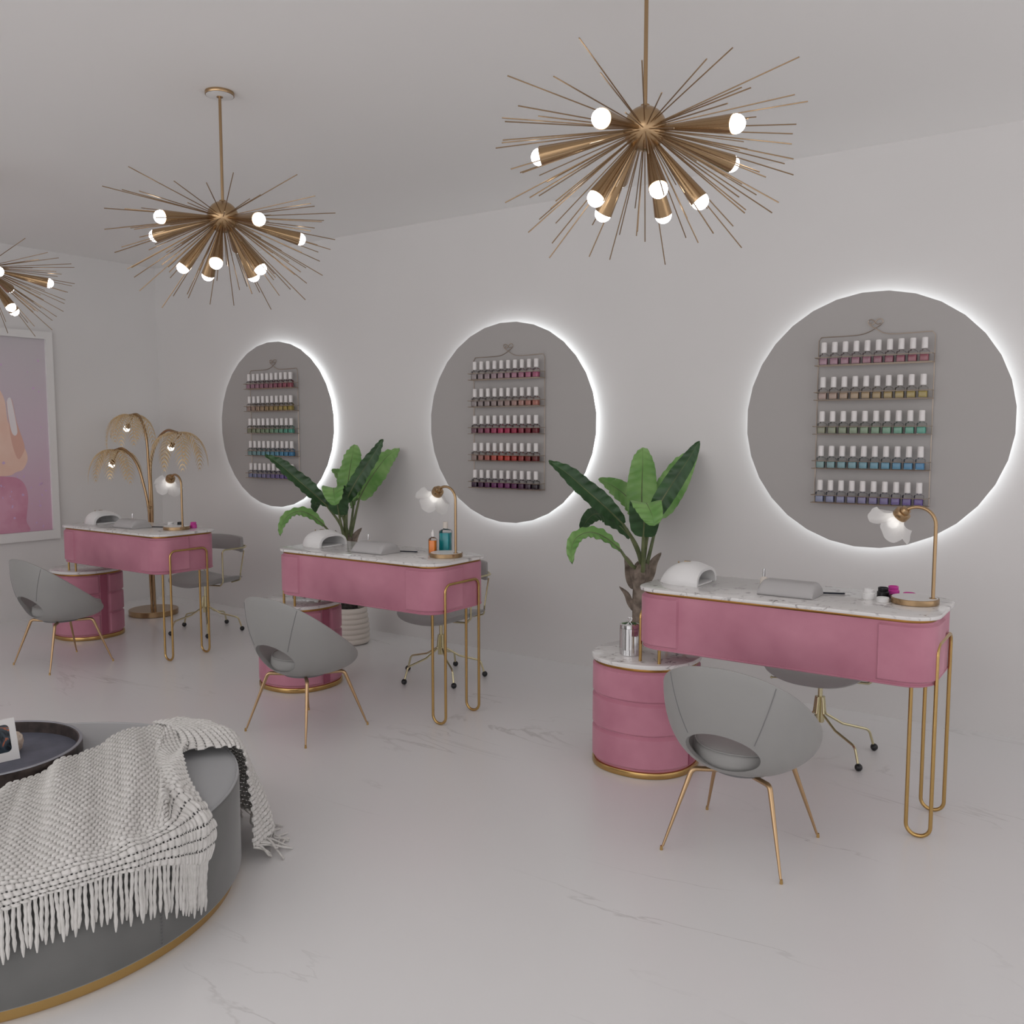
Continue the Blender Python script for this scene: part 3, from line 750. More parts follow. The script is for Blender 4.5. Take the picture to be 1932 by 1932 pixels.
# ------------------------------------------------------------------ sputnik chandeliers
def make_chandelier():
    t = thing('sputnik_chandelier', '', 'chandelier')
    MB().sphere((0, 0, 0), .060, 40, 24).build('sphere', M['gold2'], t)
    dh = H - 2.188
    MB().tube([(0, 0, .055), (0, 0, dh - .014)], .0058, 12).lathe([(.0001, .056), (.016, .056), (.012, .064), (.0001, .066)], 16).build('rod', M['gold2'], t)
    cn = MB().lathe([(.0001, dh - .020), (.012, dh - .020), (.012, dh - .016), (.052, dh - .013), (.054, dh - .013), (.055, dh - .011), (.055, dh - .001), (.054, dh), (.0001, dh)], 48).build('ceiling_plate', M['gold2'], t)
    MB().lathe([(.012, dh - .0175), (.0515, dh - .0140), (.0515, dh - .0135), (.012, dh - .016)], 48).build('plate_underside', M['white'], cn)
    cone = MB().lathe([(.0055, .045), (.0085, .10), (.0262, .300), (.0245, .300)], 28).mesh('cone', M['gold2'])
    cone2 = MB().lathe([(.0055, .045), (.0085, .085), (.0262, .252), (.0245, .252)], 28).mesh('cone', M['gold2'])
    bul = MB().sphere((0, 0, 0), .0242, 24, 16).mesh('bulb', M['bulb'])
    Z = Vector((0, 0, 1))
    used = []
    for a0, el, R, cm in ((-85, -11.2, .292, cone), (-49.3, -53, .244, cone2)):
        for k in range(5):
            a = math.radians(a0 + 72 * k); e = math.radians(el)
            d = Vector((math.cos(a) * math.cos(e), math.sin(a) * math.cos(e), math.sin(e))); used.append(d)
            q = Z.rotation_difference(d)
            c = put('cone', cm, t); c.rotation_mode = 'QUATERNION'; c.rotation_quaternion = q
            put('bulb', bul, c, (0, 0, R + .010))
    sp = [MB().tube([(0, 0, .055), (0, 0, L)], .0018, 5).mesh('spike', M['goldspike']) for L in (.435, .40, .36, .31)]
    n, i, made = 122, 0, 0
    while made < 98 and i < n:
        z = math.sin(math.radians(13)) - (i + .5) / n * (math.sin(math.radians(13)) + 1)
        a = i * PI * (3 - math.sqrt(5)); r = math.sqrt(max(0, 1 - z * z)); i += 1
        d = Vector((r * math.cos(a), r * math.sin(a), z))
        if any(d.angle(u) < math.radians(7.5) for u in used): continue
        s = put('spike', sp[[0, 1, 0, 2, 0, 1, 3][made % 7]], t); s.rotation_mode = 'QUATERNION'; s.rotation_quaternion = Z.rotation_difference(d); made += 1
    return t
ch = make_chandelier()
CH = [((1.68, -2.128), 'brass sputnik chandelier cut off by the left edge, in front of the picture wall'),
      ((3.590, -2.128), 'brass sputnik chandelier with visible ceiling plate, second from the left'),
      ((5.412, -2.128), 'largest-looking brass sputnik chandelier, hanging nearest the viewer')]
for i, ((x, y), l) in enumerate(CH):
    loc = (x, y, 2.188); o = ch if i == 0 else dup(ch, loc)
    o.location = loc; o['label'] = l; o['group'] = 'brass sputnik chandeliers'

# ------------------------------------------------------------------ potted bananas
def leaf_mesh(ctrl, width, side, fold=.25, ripple=.004, wprof=None, curl=0, seed=0, blunt=False):
    """ctrl: spine control points; side: hint for the blade's width direction; fold: V angle"""
    C = catmull(ctrl, 9); n = len(C); G = []
    for i, p in enumerate(C):
        f = i / (n - 1)
        T = (C[min(n - 1, i + 1)] - C[max(0, i - 1)]).normalized()
        sd = Vector(side[0]).lerp(Vector(side[1]), f) if isinstance(side[0], (tuple, list)) else Vector(side)
        W = (sd - T * sd.dot(T)).normalized(); N = T.cross(W)
        w = width * .5 * max(.02, (math.sin(PI * min(1, .012 + f * .99) ** (.72 if not blunt else .62)) ** (.60 if not blunt else .36)))
        row = []
        for j in range(-8, 9):
            g = j / 8
            rp = 1.7 * ripple * math.sin(f * 60 + abs(g) * 3 + seed + (1.3 if g > 0 else 0)) * abs(g) + ripple * 1.2 * math.sin(f * 17 + seed * 2 + (2 if g > 0 else 0)) * g * g
            row.append(tuple(p + W * (w * g * math.cos(fold)) + N * (w * abs(g) * math.sin(fold) + rp + curl * w * g * g)))
        G.append(row)
    return G, C
PLANT = {  # relative to the trunk foot, z absolute; triangulated from the two plants
 'A': ([(.006, -.190, .900), (-.06, -.25, .985), (-.14, -.305, 1.07), (-.22, -.36, 1.155), (-.287, -.412, 1.212)], .105, (.62, .10, .62), .28, .0045, [(.045, -.06, .66), (.05, -.12, .78)]),
 'B': ([(.002, -.210, .775), (-.06, -.25, .835), (-.125, -.29, .862), (-.17, -.345, .835), (-.165, -.40, .78), (-.135, -.439, .722)], .075, ((.1, -.75, -.6), (.85, .4, -.1)), .15, .0035, [(.03, -.06, .66), (.02, -.14, .70)]),
 'C': ([(-.05, .0, .815), (-.12, -.02, .885), (-.20, -.03, .925), (-.27, .0, .920), (-.34, .04, .87), (-.389, .072, .80)], .095, ((0, .35, -.85), (.7, .36, -.3)), .12, .003, [(.03, -.03, .66), (.0, -.01, .73)]),
 'D': ([(.045, -.05, .92), (.02, -.02, 1.0), (.0, .02, 1.10), (-.02, .065, 1.19), (-.045, .11, 1.268)], .155, (.9, .43, 0), .12, .0055, [(.05, -.07, .66), (.055, -.07, .80)]),
 'E': ([(.135, -.155, .92), (.18, -.13, 1.02), (.235, -.09, 1.13), (.285, -.045, 1.23), (.322, -.018, 1.307)], .098, (.72, .25, -.40), .22, .0045, [(.06, -.08, .66), (.10, -.13, .80)]),
 'F': ([(.10, .0, .93), (.11, .06, 1.02), (.13, .14, 1.12), (.15, .22, 1.20), (.174, .30, 1.246)], .155, (.85, .15, -.45), .2, .005, [(.06, -.05, .66), (.085, -.03, .80)]),
 'G': ([(.115, -.19, .845), (.135, -.225, .92), (.155, -.26, .985), (.175, -.29, 1.018), (.205, -.32, 1.000), (.235, -.342, .962), (.25, -.351, .922)], .150, (.85, .30, 0), .10, .003, [(.065, -.09, .66), (.095, -.15, .76)]),
 'H': ([(.02, .03, .88), (-.05, .075, .95), (-.13, .115, 1.01), (-.24, .165, 1.06), (-.359, .217, 1.093)], .135, (.55, -.1, .62), .2, .005, [(.04, -.04, .66), (.03, .0, .78)]),
}
def make_plant():
    t = thing('potted_banana_plant', '', 'potted plant')
    prof = [(.0001, .004), (.10, .004)]
    nr = 7; hz = .232
    for k in range(nr):
        for q in range(7):
            f = (k + q / 6.0) / nr; r = .120 - .018 * max(0, (f - .35) / .65) ** 1.6 + .008 * math.sin(PI * q / 6) ** .7
            prof.append((r, .006 + (hz - .006) * f))
    prof += [(.102, hz + .003), (.097, hz + .001), (.095, hz - .03), (.0001, hz - .03)]
    MB().lathe(prof, 48).lathe([(.0001, 0), (.095, 0), (.095, .006), (.0001, .006)], 32).build('ribbed_pot', M['pot'], t, 50)
    MB().lathe([(.0001, hz - .03), (.052, hz - .03), (.054, hz + .03), (.050, hz + .032), (.048, hz + .024), (.0001, hz + .022)], 24).build('grow_pot', M['soil'], t)
    MB().lathe([(.048, hz - .024), (.094, hz - .022)], 32).build('moss', M['soil'], t)
    tr = MB().tube(catmull([(0, 0, hz), (.008, -.012, .36), (.02, -.03, .50), (.035, -.048, .63), (.045, -.06, .70)], 5), [.034] * 5 + [.036] * 5 + [.038] * 5 + [.036] * 5 + [.026], 14)
    tr.build('trunk', M['sheath'], t)
    for (b, a, l, w, o) in (((-.005, -.050, .56), 205, .17, .05, .03), ((.055, -.05, .58), 35, .17, .045, .055), ((-.005, -.03, .44), 215, .13, .03, .055), ((.045, -.08, .60), 290, .10, .05, .02)):
        ar = math.radians(a); d = Vector((math.cos(ar), math.sin(ar), 0)); b = Vector(b)
        G, C = leaf_mesh([b, b + d * o * .45 + Vector((0, 0, l * .35)), b + d * o * .8 + Vector((0, 0, l * .7)), b + d * o * 1.5 + Vector((0, 0, l))], w * 1.25, (.89, .45, 0), -.45, .001)
        MB().grid(G).build('sheath', M['sheath'], t, 80, fix=False)
    for i, (k, (c, w, side, fold, rp, st)) in enumerate(PLANT.items()):
        G, C = leaf_mesh(c, w, side, fold, rp, seed=i * 1.7, blunt=(k in 'DG'))
        a_ = np.array(G); mid = a_[len(a_) // 3]; N_ = np.cross(mid[12] - mid[4], a_[len(a_) // 3 + 3][8] - mid[8]); N_ /= np.linalg.norm(N_)
        upv = np.array([-mid[8][0], -mid[8][1], .35])
        if N_ @ upv < 0: N_ = -N_
        du_ = np.gradient(a_, axis=0); dv_ = np.gradient(a_, axis=1); NN = np.cross(du_, dv_); NN /= np.maximum(1e-9, np.linalg.norm(NN, axis=2, keepdims=True))
        if NN[len(a_) // 3, 8] @ N_ < 0: NN = -NN
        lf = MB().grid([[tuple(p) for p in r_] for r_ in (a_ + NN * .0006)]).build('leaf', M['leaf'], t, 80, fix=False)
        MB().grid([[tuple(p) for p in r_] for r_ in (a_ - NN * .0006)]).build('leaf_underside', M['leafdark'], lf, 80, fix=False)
        path = catmull([*st, c[0]], 6) + C[1:]
        rs = [.011 - .0045 * min(1, q / 12) for q in range(13)] + [max(.0008, .0042 * (1 - q / len(C))) for q in range(len(C) - 1)]
        rs = rs[:len(path)] + [.001] * max(0, len(path) - len(rs))
        MB().tube(path, rs, 8).build('stalk', M['stem'], lf)
    return t
plant = make_plant()
for i, k in enumerate((1, 2)):
    loc = (.415 + k * DX, -.35, 0); o = plant if i == 0 else dup(plant, loc)
    o.location = loc; o['group'] = 'banana plants behind the desks'
    o['label'] = ['banana plant in ribbed cream pot, behind the middle desk', 'banana plant beside the nearest desk, its leaf reaching over the middle mirror'][i]

# ------------------------------------------------------------------ palm floor lamp
def make_palm():
    bx, by = .612, -.52
    t = thing('palm_floor_lamp', 'gold palm-tree floor lamp with three lit heads in the corner behind the left desk', 'floor lamp', (bx, by, 0))
    MB().lathe([(.0001, 0), (.170, 0), (.174, .003), (.174, .038), (.171, .041), (.0001, .042)], 56).build('base', M['gold2'], t)
    heads = [((.40 - bx, -.52 - by, 1.475), .215, 1), ((.345 - bx, -.62 - by, 1.215), .215, 2), ((.975 - bx, -.52 - by, 1.345), .235, 3)]
    stems = [[(-.02, 0, .04), (-.01, .012, .4), (.005, 0, .8), (.0, 0, 1.1), (-.02, 0, 1.33), (-.10, 0, 1.47), heads[0][0]],
             [(.0, -.012, .04), (-.012, -.012, .4), (.0, -.01, .75), (-.03, -.03, .98), (-.08, -.05, 1.13), (-.18, -.08, 1.225), heads[1][0]],
             [(.02, .0, .04), (.012, 0, .4), (.012, .01, .8), (.025, .0, 1.10), (.10, 0, 1.27), (.23, 0, 1.36), heads[2][0]]]
    for s in stems:
        MB().tube(catmull(s, 8), .0095, 10).build('stem', M['gold2'], t)
    MB().sphere((0, 0, .80), .020, 14, 9, (1, 1, .5)).build('joint', M['gold2'], t)
    for hi, ((hx, hy, hz), R, sd) in enumerate(heads):
        rg = random.Random(sd)
        nf = 9
        for q in range(nf):
            a = 2 * PI * (q + .3 * rg.random() + .37 * sd) / nf
            ln = R * (.95 + .15 * rg.random()); dr = rg.uniform(.85, 1.1)
            sp = []
            for i in range(15):
                f = i / 14; ang = f * 1.62 * dr
                sp.append(Vector((hx + math.cos(a) * ln * math.sin(ang) * .93, hy + math.sin(a) * min(1, .93) * ln * math.sin(ang) * .8, hz + .025 * math.sin(PI * f) - ln * (1 - math.cos(ang)) * .95)))
            mb = MB().tube(sp, [.003 * (1 - .7 * i / 14) for i in range(15)], 5)
            side = Vector((-math.sin(a), math.cos(a), 0))
            for i in range(1, 15):
                for u in (0,):
                    if i == 14 and u: continue
                    j = min(13, i); p = sp[j].lerp(sp[j + 1 if j < 14 else j], u) if i < 14 else sp[14]
                    T = (sp[j] - sp[j - 1]).normalized(); f = (i + u) / 14
                    L = .088 * math.sin(PI * min(1, f * .86 + .1)) ** .7
                    for s in (-1, 1):
                        d = (side * s * .80 + T * .55 + Vector((0, 0, -.30))).normalized(); m_ = p + d * L * .5 + Vector((0, 0, .004)); e = p + d * L + Vector((0, 0, -.012))
                        wv = T * .0062
                        mb.add([p - wv * .6, p + wv * .6, m_ + wv, m_ - wv, e], [(0, 1, 2, 3), (3, 2, 4)])
            mb.build('palm_frond', M['frond'], t, 80, fix=False)
        # hanging socket and bulb
        off = [(-.015, -.02, -.10), (-.01, -.02, -.105), (-.03, -.04, -.105)][hi]
        p = Vector((hx, hy, hz)) + Vector(off)
        sk = MB().tube([(hx + .05, hy, hz), tuple(p + Vector((.028, 0, .030)))], .0035, 8).tube([tuple(p + Vector((.026, 0, .028))), tuple(p + Vector((.008, 0, .008)))], [.016, .018], 14)
        so = sk.build('socket', M['gold2'], t)
        MB().sphere(tuple(p), .023, 16, 12).build('bulb', M['bulb_soft'], so)
    return t
make_palm()

# ------------------------------------------------------------------ picture on the left wall
def make_picture():
    t = thing('framed_picture', 'large white-framed picture of hands with long pale nails on a pink ground', 'picture', (0, -1.6, 1.32))
    oy, oz = -1.6, 1.32
    y1, y0, z0, z1 = -.880, -2.34, .565, 2.075; w = .055
    mb = MB()
    mb.box(.001, .030, y0 - oy, y1 - oy, z1 - w - oz, z1 - oz); mb.box(.001, .030, y0 - oy, y1 - oy, z0 - oz, z0 + w + .012 - oz)
    mb.box(.001, .030, y1 - w + .004 - oy, y1 - oy, z0 + w + .012 - oz, z1 - w - oz); mb.box(.001, .030, y0 - oy, y0 + w - oy, z0 + w + .012 - oz, z1 - w - oz)
    mb.build('frame', M['whiteframe'], t, 30)
    m, nt, b = new_mat('pink_print')
    tc = nt.nodes.new('ShaderNodeTexCoord'); sp = nt.nodes.new('ShaderNodeSeparateXYZ'); n = nt.nodes.new('ShaderNodeTexNoise'); n.inputs['Scale'].default_value = 4
    ad = nt.nodes.new('ShaderNodeMath'); ad.operation = 'MULTIPLY_ADD'; ad.inputs[1].default_value = .25
    r = nt.nodes.new('ShaderNodeValToRGB'); r.color_ramp.elements[0].color = (*lin((216, 172, 194)), 1); r.color_ramp.elements[1].color = (*lin((206, 199, 204)), 1)
    el = r.color_ramp.elements.new(.5); el.color = (*lin((214, 194, 208)), 1)
    mp = nt.nodes.new('ShaderNodeMapRange'); mp.inputs['From Min'].default_value = -.6; mp.inputs['From Max'].default_value = .8
    L = nt.links.new
    L(tc.outputs['Object'], sp.inputs[0]); L(tc.outputs['Object'], n.inputs['Vector']); L(n.outputs['Fac'], ad.inputs[0]); L(sp.outputs['Z'], ad.inputs[2])
    L(ad.outputs[0], mp.inputs['Value']); L(mp.outputs[0], r.inputs['Fac']); L(r.outputs['Color'], b.inputs['Base Color']); b.inputs['Roughness'].default_value = .35
    MB().box(.002, .012, y0 + .04 - oy, y1 - .04 - oy, z0 + .04 - oz, z1 - .04 - oz).build('print', m, t)
    pr = t.children[-1]
    def poly(name, P, col, x, ang=30, gloss=.4):
        P = [(a - oy, b_ - oz) for a, b_ in P]
        Q = [p for p in catmull([(a, b_, 0) for a, b_ in P] + [(*P[0], 0)], 6)][:-1]
        mb = MB(); n_ = len(Q)
        mb.add([(x, q.x, q.y) for q in Q] + [(x - .0004, q.x, q.y) for q in Q], [tuple(range(n_))] + [(i, (i + 1) % n_, n_ + (i + 1) % n_, n_ + i) for i in range(n_)])
        mb.build(name, col, pr, ang)
    skin = noise_tint(pm('printed_skin', (.6, .36, .28), .4), lin((240, 200, 182)), lin((246, 212, 196)), 6, 2)
    skin2 = pm('printed_skin_shade', lin((228, 180, 164)), .4); cloth = noise_tint(pm('printed_pink_cloth', (.4, .14, .22), .4), lin((205, 138, 162)), lin((222, 166, 188)), 5, 3)
    nail = pm('printed_white_nail', lin((240, 232, 234)), .3); sk2 = pm('printed_crystal', lin((215, 180, 215)), .3)
    poly('printed_sleeve', [(-2.0, 1.08), (-1.6, 1.06), (-1.28, 1.04), (-1.15, 1.01), (-1.10, .90), (-1.12, .72), (-1.13, .625), (-1.6, .625), (-2.0, .625)], cloth, .0128)
    poly('printed_finger', [(-1.9, 1.1), (-1.7, 1.5), (-1.5, 1.7), (-1.35, 1.75), (-1.24, 1.60), (-1.215, 1.42), (-1.16, 1.32), (-1.11, 1.24), (-1.090, 1.16), (-1.125, 1.085), (-1.175, 1.065), (-1.25, 1.04), (-1.5, 1.06)], skin, .0134)
    poly('printed_finger', [(-1.22, 1.56), (-1.20, 1.585), (-1.18, 1.57), (-1.155, 1.42), (-1.11, 1.26), (-1.12, 1.20), (-1.16, 1.16), (-1.20, 1.30)], skin2, .0138)
    poly('printed_nail', [(-1.218, 1.565), (-1.205, 1.59), (-1.185, 1.575), (-1.16, 1.42), (-1.155, 1.345), (-1.175, 1.325), (-1.195, 1.355), (-1.21, 1.45)], nail, .0142)
    poly('printed_nail', [(-1.40, 1.50), (-1.36, 1.80), (-1.30, 1.78), (-1.27, 1.55), (-1.31, 1.42), (-1.36, 1.40)], nail, .0142)
    rg = random.Random(4); mb = MB()
    for _ in range(70):
        y, z = rg.uniform(-1.5, -.96), rg.uniform(.66, 1.9) if rg.random() < .35 else rg.uniform(.66, 1.05)
        s = rg.uniform(.004, .013); a = rg.uniform(0, 6)
        mb.add([(.0146, y - oy + s * math.cos(a + q) * (1 if i % 2 else .4), z - oz + s * math.sin(a + q)) for i, q in enumerate((0, 1.3, 2.6, 4.2, 5.2))], [(0, 1, 2, 3, 4)])
    o = mb.build('printed_crystals', sk2, pr); o['kind'] = 'stuff'
make_picture()

# ------------------------------------------------------------------ ottoman, tray and what stands on it
OX, OY, OR_, OZ = 3.957, -3.226, .641, .321
def make_ottoman():
    t = thing('round_ottoman', 'large round grey velvet ottoman with gold plinth in the lower left corner', 'ottoman', (OX, OY, 0))
    MB().lathe([(.0001, .0), (.618, .0), (.622, .004), (.622, .034), (.0001, .034)], 160).build('gold_plinth', M['gold'], t)
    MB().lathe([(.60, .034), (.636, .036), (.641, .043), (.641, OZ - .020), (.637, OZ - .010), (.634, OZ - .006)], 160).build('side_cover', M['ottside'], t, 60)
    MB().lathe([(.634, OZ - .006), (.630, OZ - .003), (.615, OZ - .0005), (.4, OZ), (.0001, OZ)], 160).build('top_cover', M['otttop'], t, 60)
    pts = [(.6365 * math.cos(2 * PI * k / 160), .6365 * math.sin(2 * PI * k / 160), OZ - .006) for k in range(160)]
    MB().tube(pts, .0035, 6, closed=True).build('piping', M['otttop'], t)
    s = MB()
    for k in range(26):
        z = .045 + k * .0095; a = 0.0955
        for sg in (-1, 1):
            s.tube([(.6418 * math.cos(a), .6418 * math.sin(a), z), (.6418 * math.cos(a + sg * .005), .6418 * math.sin(a + sg * .005), z + .006)], .0009, 5)
    s.build('side_seam', M['seam'], t)
make_ottoman()
TX, TY, TR = 3.663, -3.141, .274
def make_tray():
    t = thing('round_tray', 'round dark leather tray with slate-blue base on the ottoman', 'tray', (TX, TY, OZ))
    MB().lathe([(.0001, .001), (.262, .001), (.262, .006), (.0001, .006)], 96).build('tray_bed', M['traybed'], t)
    MB().lathe([(.262, .0005), (.272, .0005), (.2745, .003), (.2745, .043), (.266, .043), (.262, .041), (.262, .006)], 120).build('tray_wall', M['tray'], t, 50)
    MB().lathe([(.2650, .0432), (.2748, .0432), (.2752, .042), (.2740, .0445), (.266, .0446), (.2650, .0432)], 120).build('tray_rim', pm('grey_piping', (.35, .36, .40), .3, .6), t)
make_tray()
def make_stand():
    # the bottom edge of the frame runs (3.729,-3.131) -> (3.724,-3.069) and off the left of the picture
    t = thing('white_photo_stand', 'white card photo frame with dark picture, standing in the tray at the left edge', 'photo frame', (3.7285, -3.112, OZ + .0065), math.radians(78))
    # local x runs along the frame, it leans back slightly
    w, h, d = .155, .130, .006
    o = rrect(-w + .04, .04, 0, h, .004, 3)
    hole = rrect(-w + .062, .022, .026, h - .016, .014, 5)
    lean = .10
    def P(x, z, y): return (x - z * .07, y + z * lean, z)
    mb = MB(); N = 4 * 6
    hole2 = hole; n2 = len(hole2)
    outer = []
    for (x, z) in hole2:      # push the hole's outline out to the card's edge
        cx, cz = -w / 2 + .04, h / 2; dx, dz = x - cx, z - cz
        k = min((w / 2) / max(1e-6, abs(dx)), (h / 2) / max(1e-6, abs(dz))); outer.append((cx + dx * k, cz + dz * k))
    # make sure the corners are there
    cs = [(-w + .04, 0), (.04, 0), (.04, h), (-w + .04, h)]
    for c_ in cs:
        i = min(range(n2), key=lambda q: math.dist(outer[q], c_)); outer[i] = c_
    mb.grid([[P(*outer[i], 0), P(*hole2[i], 0), P(*hole2[i], d), P(*outer[i], d)] for i in range(n2)], cu=True, cv=True)
    mb.build('card', M['whiteframe'], t, 30)
    m, nt, b = new_mat('dark_photo')
    tc = nt.nodes.new('ShaderNodeTexCoord'); n = nt.nodes.new('ShaderNodeTexNoise'); n.inputs['Scale'].default_value = 22; n.inputs['Detail'].default_value = 2; n.inputs['Distortion'].default_value = 1.5
    r = nt.nodes.new('ShaderNodeValToRGB'); cr = r.color_ramp
    cr.elements[0].position = .35; cr.elements[0].color = (.008, .01, .014, 1); cr.elements[1].position = .72; cr.elements[1].color = (.20, .24, .28, 1)
    e1 = cr.elements.new(.52); e1.color = (.05, .07, .09, 1); e2 = cr.elements.new(.585); e2.color = (.55, .14, .04, 1); e3 = cr.elements.new(.615); e3.color = (.09, .12, .14, 1)
    L = nt.links.new; L(tc.outputs['Object'], n.inputs['Vector']); L(n.outputs['Fac'], r.inputs['Fac']); L(r.outputs['Color'], b.inputs['Base Color']); b.inputs['Roughness'].default_value = .15
    q = MB(); q.add([P(x, z, .0045) for x, z in hole2], [tuple(range(n2))]); q.build('photo', m, t)
make_stand()
def make_shell():
    t = MB(); n, P = 36, []
    for i in range(n):
        a = 2 * PI * i / n
        P.append([((r * (1 + .05 * math.cos(9 * a)) * math.cos(a)), (r * (1 + .05 * math.cos(9 * a)) * math.sin(a)), z) for r, z in ((.0001, 0), (.010, 0), (.018, .012), (.023, .030), (.020, .050), (.010, .062), (.0001, .066))])
    o = t.grid(P, cu=True).build('beige_shell', noise_tint(pm('shell_beige', (.6, .48, .38), .6), (.5, .38, .30), (.72, .62, .52), 60, 2), None, 60, (3.662, -3.048, OZ + .0065))
    tag(o, 'small ribbed beige shell ornament behind the white photo frame', 'ornament')
make_shell()

# ------------------------------------------------------------------ knitted throw
def pol2(ang, rho, z): a = math.radians(ang); return (OX + rho * math.cos(a), OY + rho * math.sin(a), z)
ZO = OZ + .018
def bicubic(ctrl, nu, nv):
    A = np.array(ctrl, float); U, V, _ = A.shape
    def interp(A, n):
        m = A.shape[0]; Q = np.concatenate([[2 * A[0] - A[1]], A, [2 * A[-1] - A[-2]]])
        t = np.linspace(0, m - 1, n); i = np.minimum(t.astype(int), m - 2); f = (t - i).reshape(-1, *([1] * (A.ndim - 1)))
        a, b, c, d = Q[i], Q[i + 1], Q[i + 2], Q[i + 3]
        return .5 * (2 * b + (c - a) * f + (2 * a - 5 * b + 4 * c - d) * f ** 2 + (3 * b - a - 3 * c + d) * f ** 3)
    def even(G, n):
        """n samples along axis 0, evenly spaced by the mean arc length"""
        d = np.linalg.norm(np.diff(G, axis=0), axis=2).mean(axis=1); L = np.concatenate([[0], np.cumsum(d)])
        t = np.interp(np.linspace(0, L[-1], n), L, np.arange(len(L))); i = np.minimum(t.astype(int), len(L) - 2); f = (t - i)[:, None, None]
        return G[i] * (1 - f) + G[i + 1] * f
    B = interp(A, 220); G = even(B, nu)
    G = np.swapaxes(G, 0, 1); return np.swapaxes(even(interp(G, 260), nv), 0, 1)
def knit(ctrl, nsu, nsv, sub=7, folds=None, amp=.0042, thick=.004):
    """nsu x nsv stitches, real puffy relief on a smooth sheet"""
    nu, nv = nsu * sub + 1, nsv * sub + 1
    G = bicubic(ctrl, nu, nv)
    u = np.linspace(0, 1, nu)[:, None] * np.ones((1, nv)); v = np.linspace(0, 1, nv)[None, :] * np.ones((nu, 1))
    def nrm(G):
        du = np.gradient(G, axis=0); dv = np.gradient(G, axis=1); N = np.cross(dv, du); return N / np.maximum(1e-9, np.linalg.norm(N, axis=2, keepdims=True))
    N = nrm(G)
    if folds is not None: G = G + N * folds(u, v)[..., None]; N = nrm(G)
    # staggered stitches: rows along v, every second row shifted by half a stitch
    r = v * nsv; row = np.floor(r); fr = r - row
    s = u * nsu + .5 * (row % 2); fs = s - np.floor(s)
    x = 2 * fs - 1; y = 2 * fr - 1
    yy = y + .55 * (np.abs(x) ** 2) - .15
    h = np.sqrt(np.clip(1 - np.abs(x) ** 2.6, 0, 1)) * np.sqrt(np.clip(1 - np.abs(np.clip(yy, -1, 1)) ** 3, 0, 1))
    h = h * (1 + .2 * y)
    return G, G + N * (amp * h)[..., None], h
throw = thing('knitted_throw', 'chunky cream knitted throw with fringe draped over the ottoman', 'throw', (0, 0, 0))
cols = []
# far edge, two inner rows, near edge, hang, hem
spec = [((4.06, -3.40), -44, -44, .255), ((4.015, -3.29), -36, -34, .275), ((3.965, -3.17), -28, -26, .288), ((3.925, -3.05), -20, -18.5, .300), ((3.885, -2.94), -12, -12, .300),
        ((3.850, -2.83), -4, -4, .290), ((3.825, -2.73), 4, 3, .272), ((3.835, -2.65), 11, 10, .240), ((3.900, -2.605), 17, 14.5, .215)]
for (fx, fy), ae, ah, zh in spec:
    e = Vector(pol2(ae, .595, ZO + .003)); f = Vector((fx, fy, ZO)); col = [tuple(f)]
    for q in (.33, .68): p = f.lerp(e, q); col.append((p.x, p.y, ZO + .006))
    col.append(tuple(e)); col.append(pol2(ae, .645, OZ + .008)); zm = (OZ - .004 + zh) / 2
    col.append(pol2((ae + ah) / 2, .660, zm)); col.append(pol2(ah, .662, zh)); cols.append(col)
cols[-1][1:4] = [(4.06, -2.79, ZO + .006), (4.18, -2.89, ZO + .006), (4.39, -3.0, ZO + .003)]
cols.append([(4.02, -2.600, ZO + .016), (4.165, -2.775, ZO + .010), (4.27, -2.855, ZO + .004), (4.43, -2.935, ZO), pol2(22, .645, OZ + .006), pol2(22.5, .661, .262), pol2(18.5, .664, .205)])
def folds(u, v):
    env = np.sin(np.pi * np.clip(v * .80 + .18, 0, 1)) ** .6
    w = .5 + .5 * np.sin(2 * np.pi * (u * 5.2 + .30 * v + .35 * np.sin(2.6 * v + 5 * u)))
    w2 = .5 + .5 * np.sin(2 * np.pi * (u * 9.0 - .35 * v + .1))
    return env * (.021 * w ** 2.2 + .006 * w2 ** 2)
G0, G1, H_1 = knit(cols, 42, 46, 8, folds, .0075)
def sheet(G, name, mat, parent, h):
    # the yarn leaves real gaps between the stitches
    nu, nv, _ = G.shape; idx = np.arange(nu * nv).reshape(nu, nv)
    F = np.stack([idx[:-1, :-1], idx[1:, :-1], idx[1:, 1:], idx[:-1, 1:]], -1).reshape(-1, 4)
    hf = h.reshape(-1)[F].mean(axis=1); F = F[hf > .24]
    me = bpy.data.meshes.new(name); me.from_pydata(G.reshape(-1, 3).tolist(), [], F.tolist()); me.materials.append(mat)
    me.polygons.foreach_set('use_smooth', [True] * len(me.polygons)); me.update()
    return put(name, me, parent)
sheet(G1, 'knitted_body', M['yarn'], throw, H_1)
# second end: over the far edge of the ottoman and down to the floor
c2 = []
for at, al, rt, rl, zz in ((60, 53, .50, .664, 0), (65, 56, .52, .702, .004), (71, 60, .54, .738, .010), (79, 68, .56, .745, .014), (88, 78, .585, .73, .010), (97, 88, .60, .71, .002)):
    rm = .655 + (rl - .655) * .55
    c2.append([pol2(at + 6, rt - .03, ZO + .008 + zz), pol2(at + 3, .60, ZO + .008 + zz), pol2(at, .655 + (rl - .664) * .2, ZO - .006 + zz), pol2(at - (at - al) * .4, rm, .235), pol2(at - (at - al) * .8, (rm + rl) / 2 + .004, .14), pol2(al, rl, .055)])
def folds2(u, v): return .012 * (.5 + .5 * np.sin(2 * np.pi * (u * 3.2 + .2 * v))) * np.clip(v * 1.3, 0, 1)
H0, H1, H_2 = knit(c2, 18, 30, 8, folds2, .0075)
sheet(H1, 'knitted_end', M['yarn'], throw, H_2)
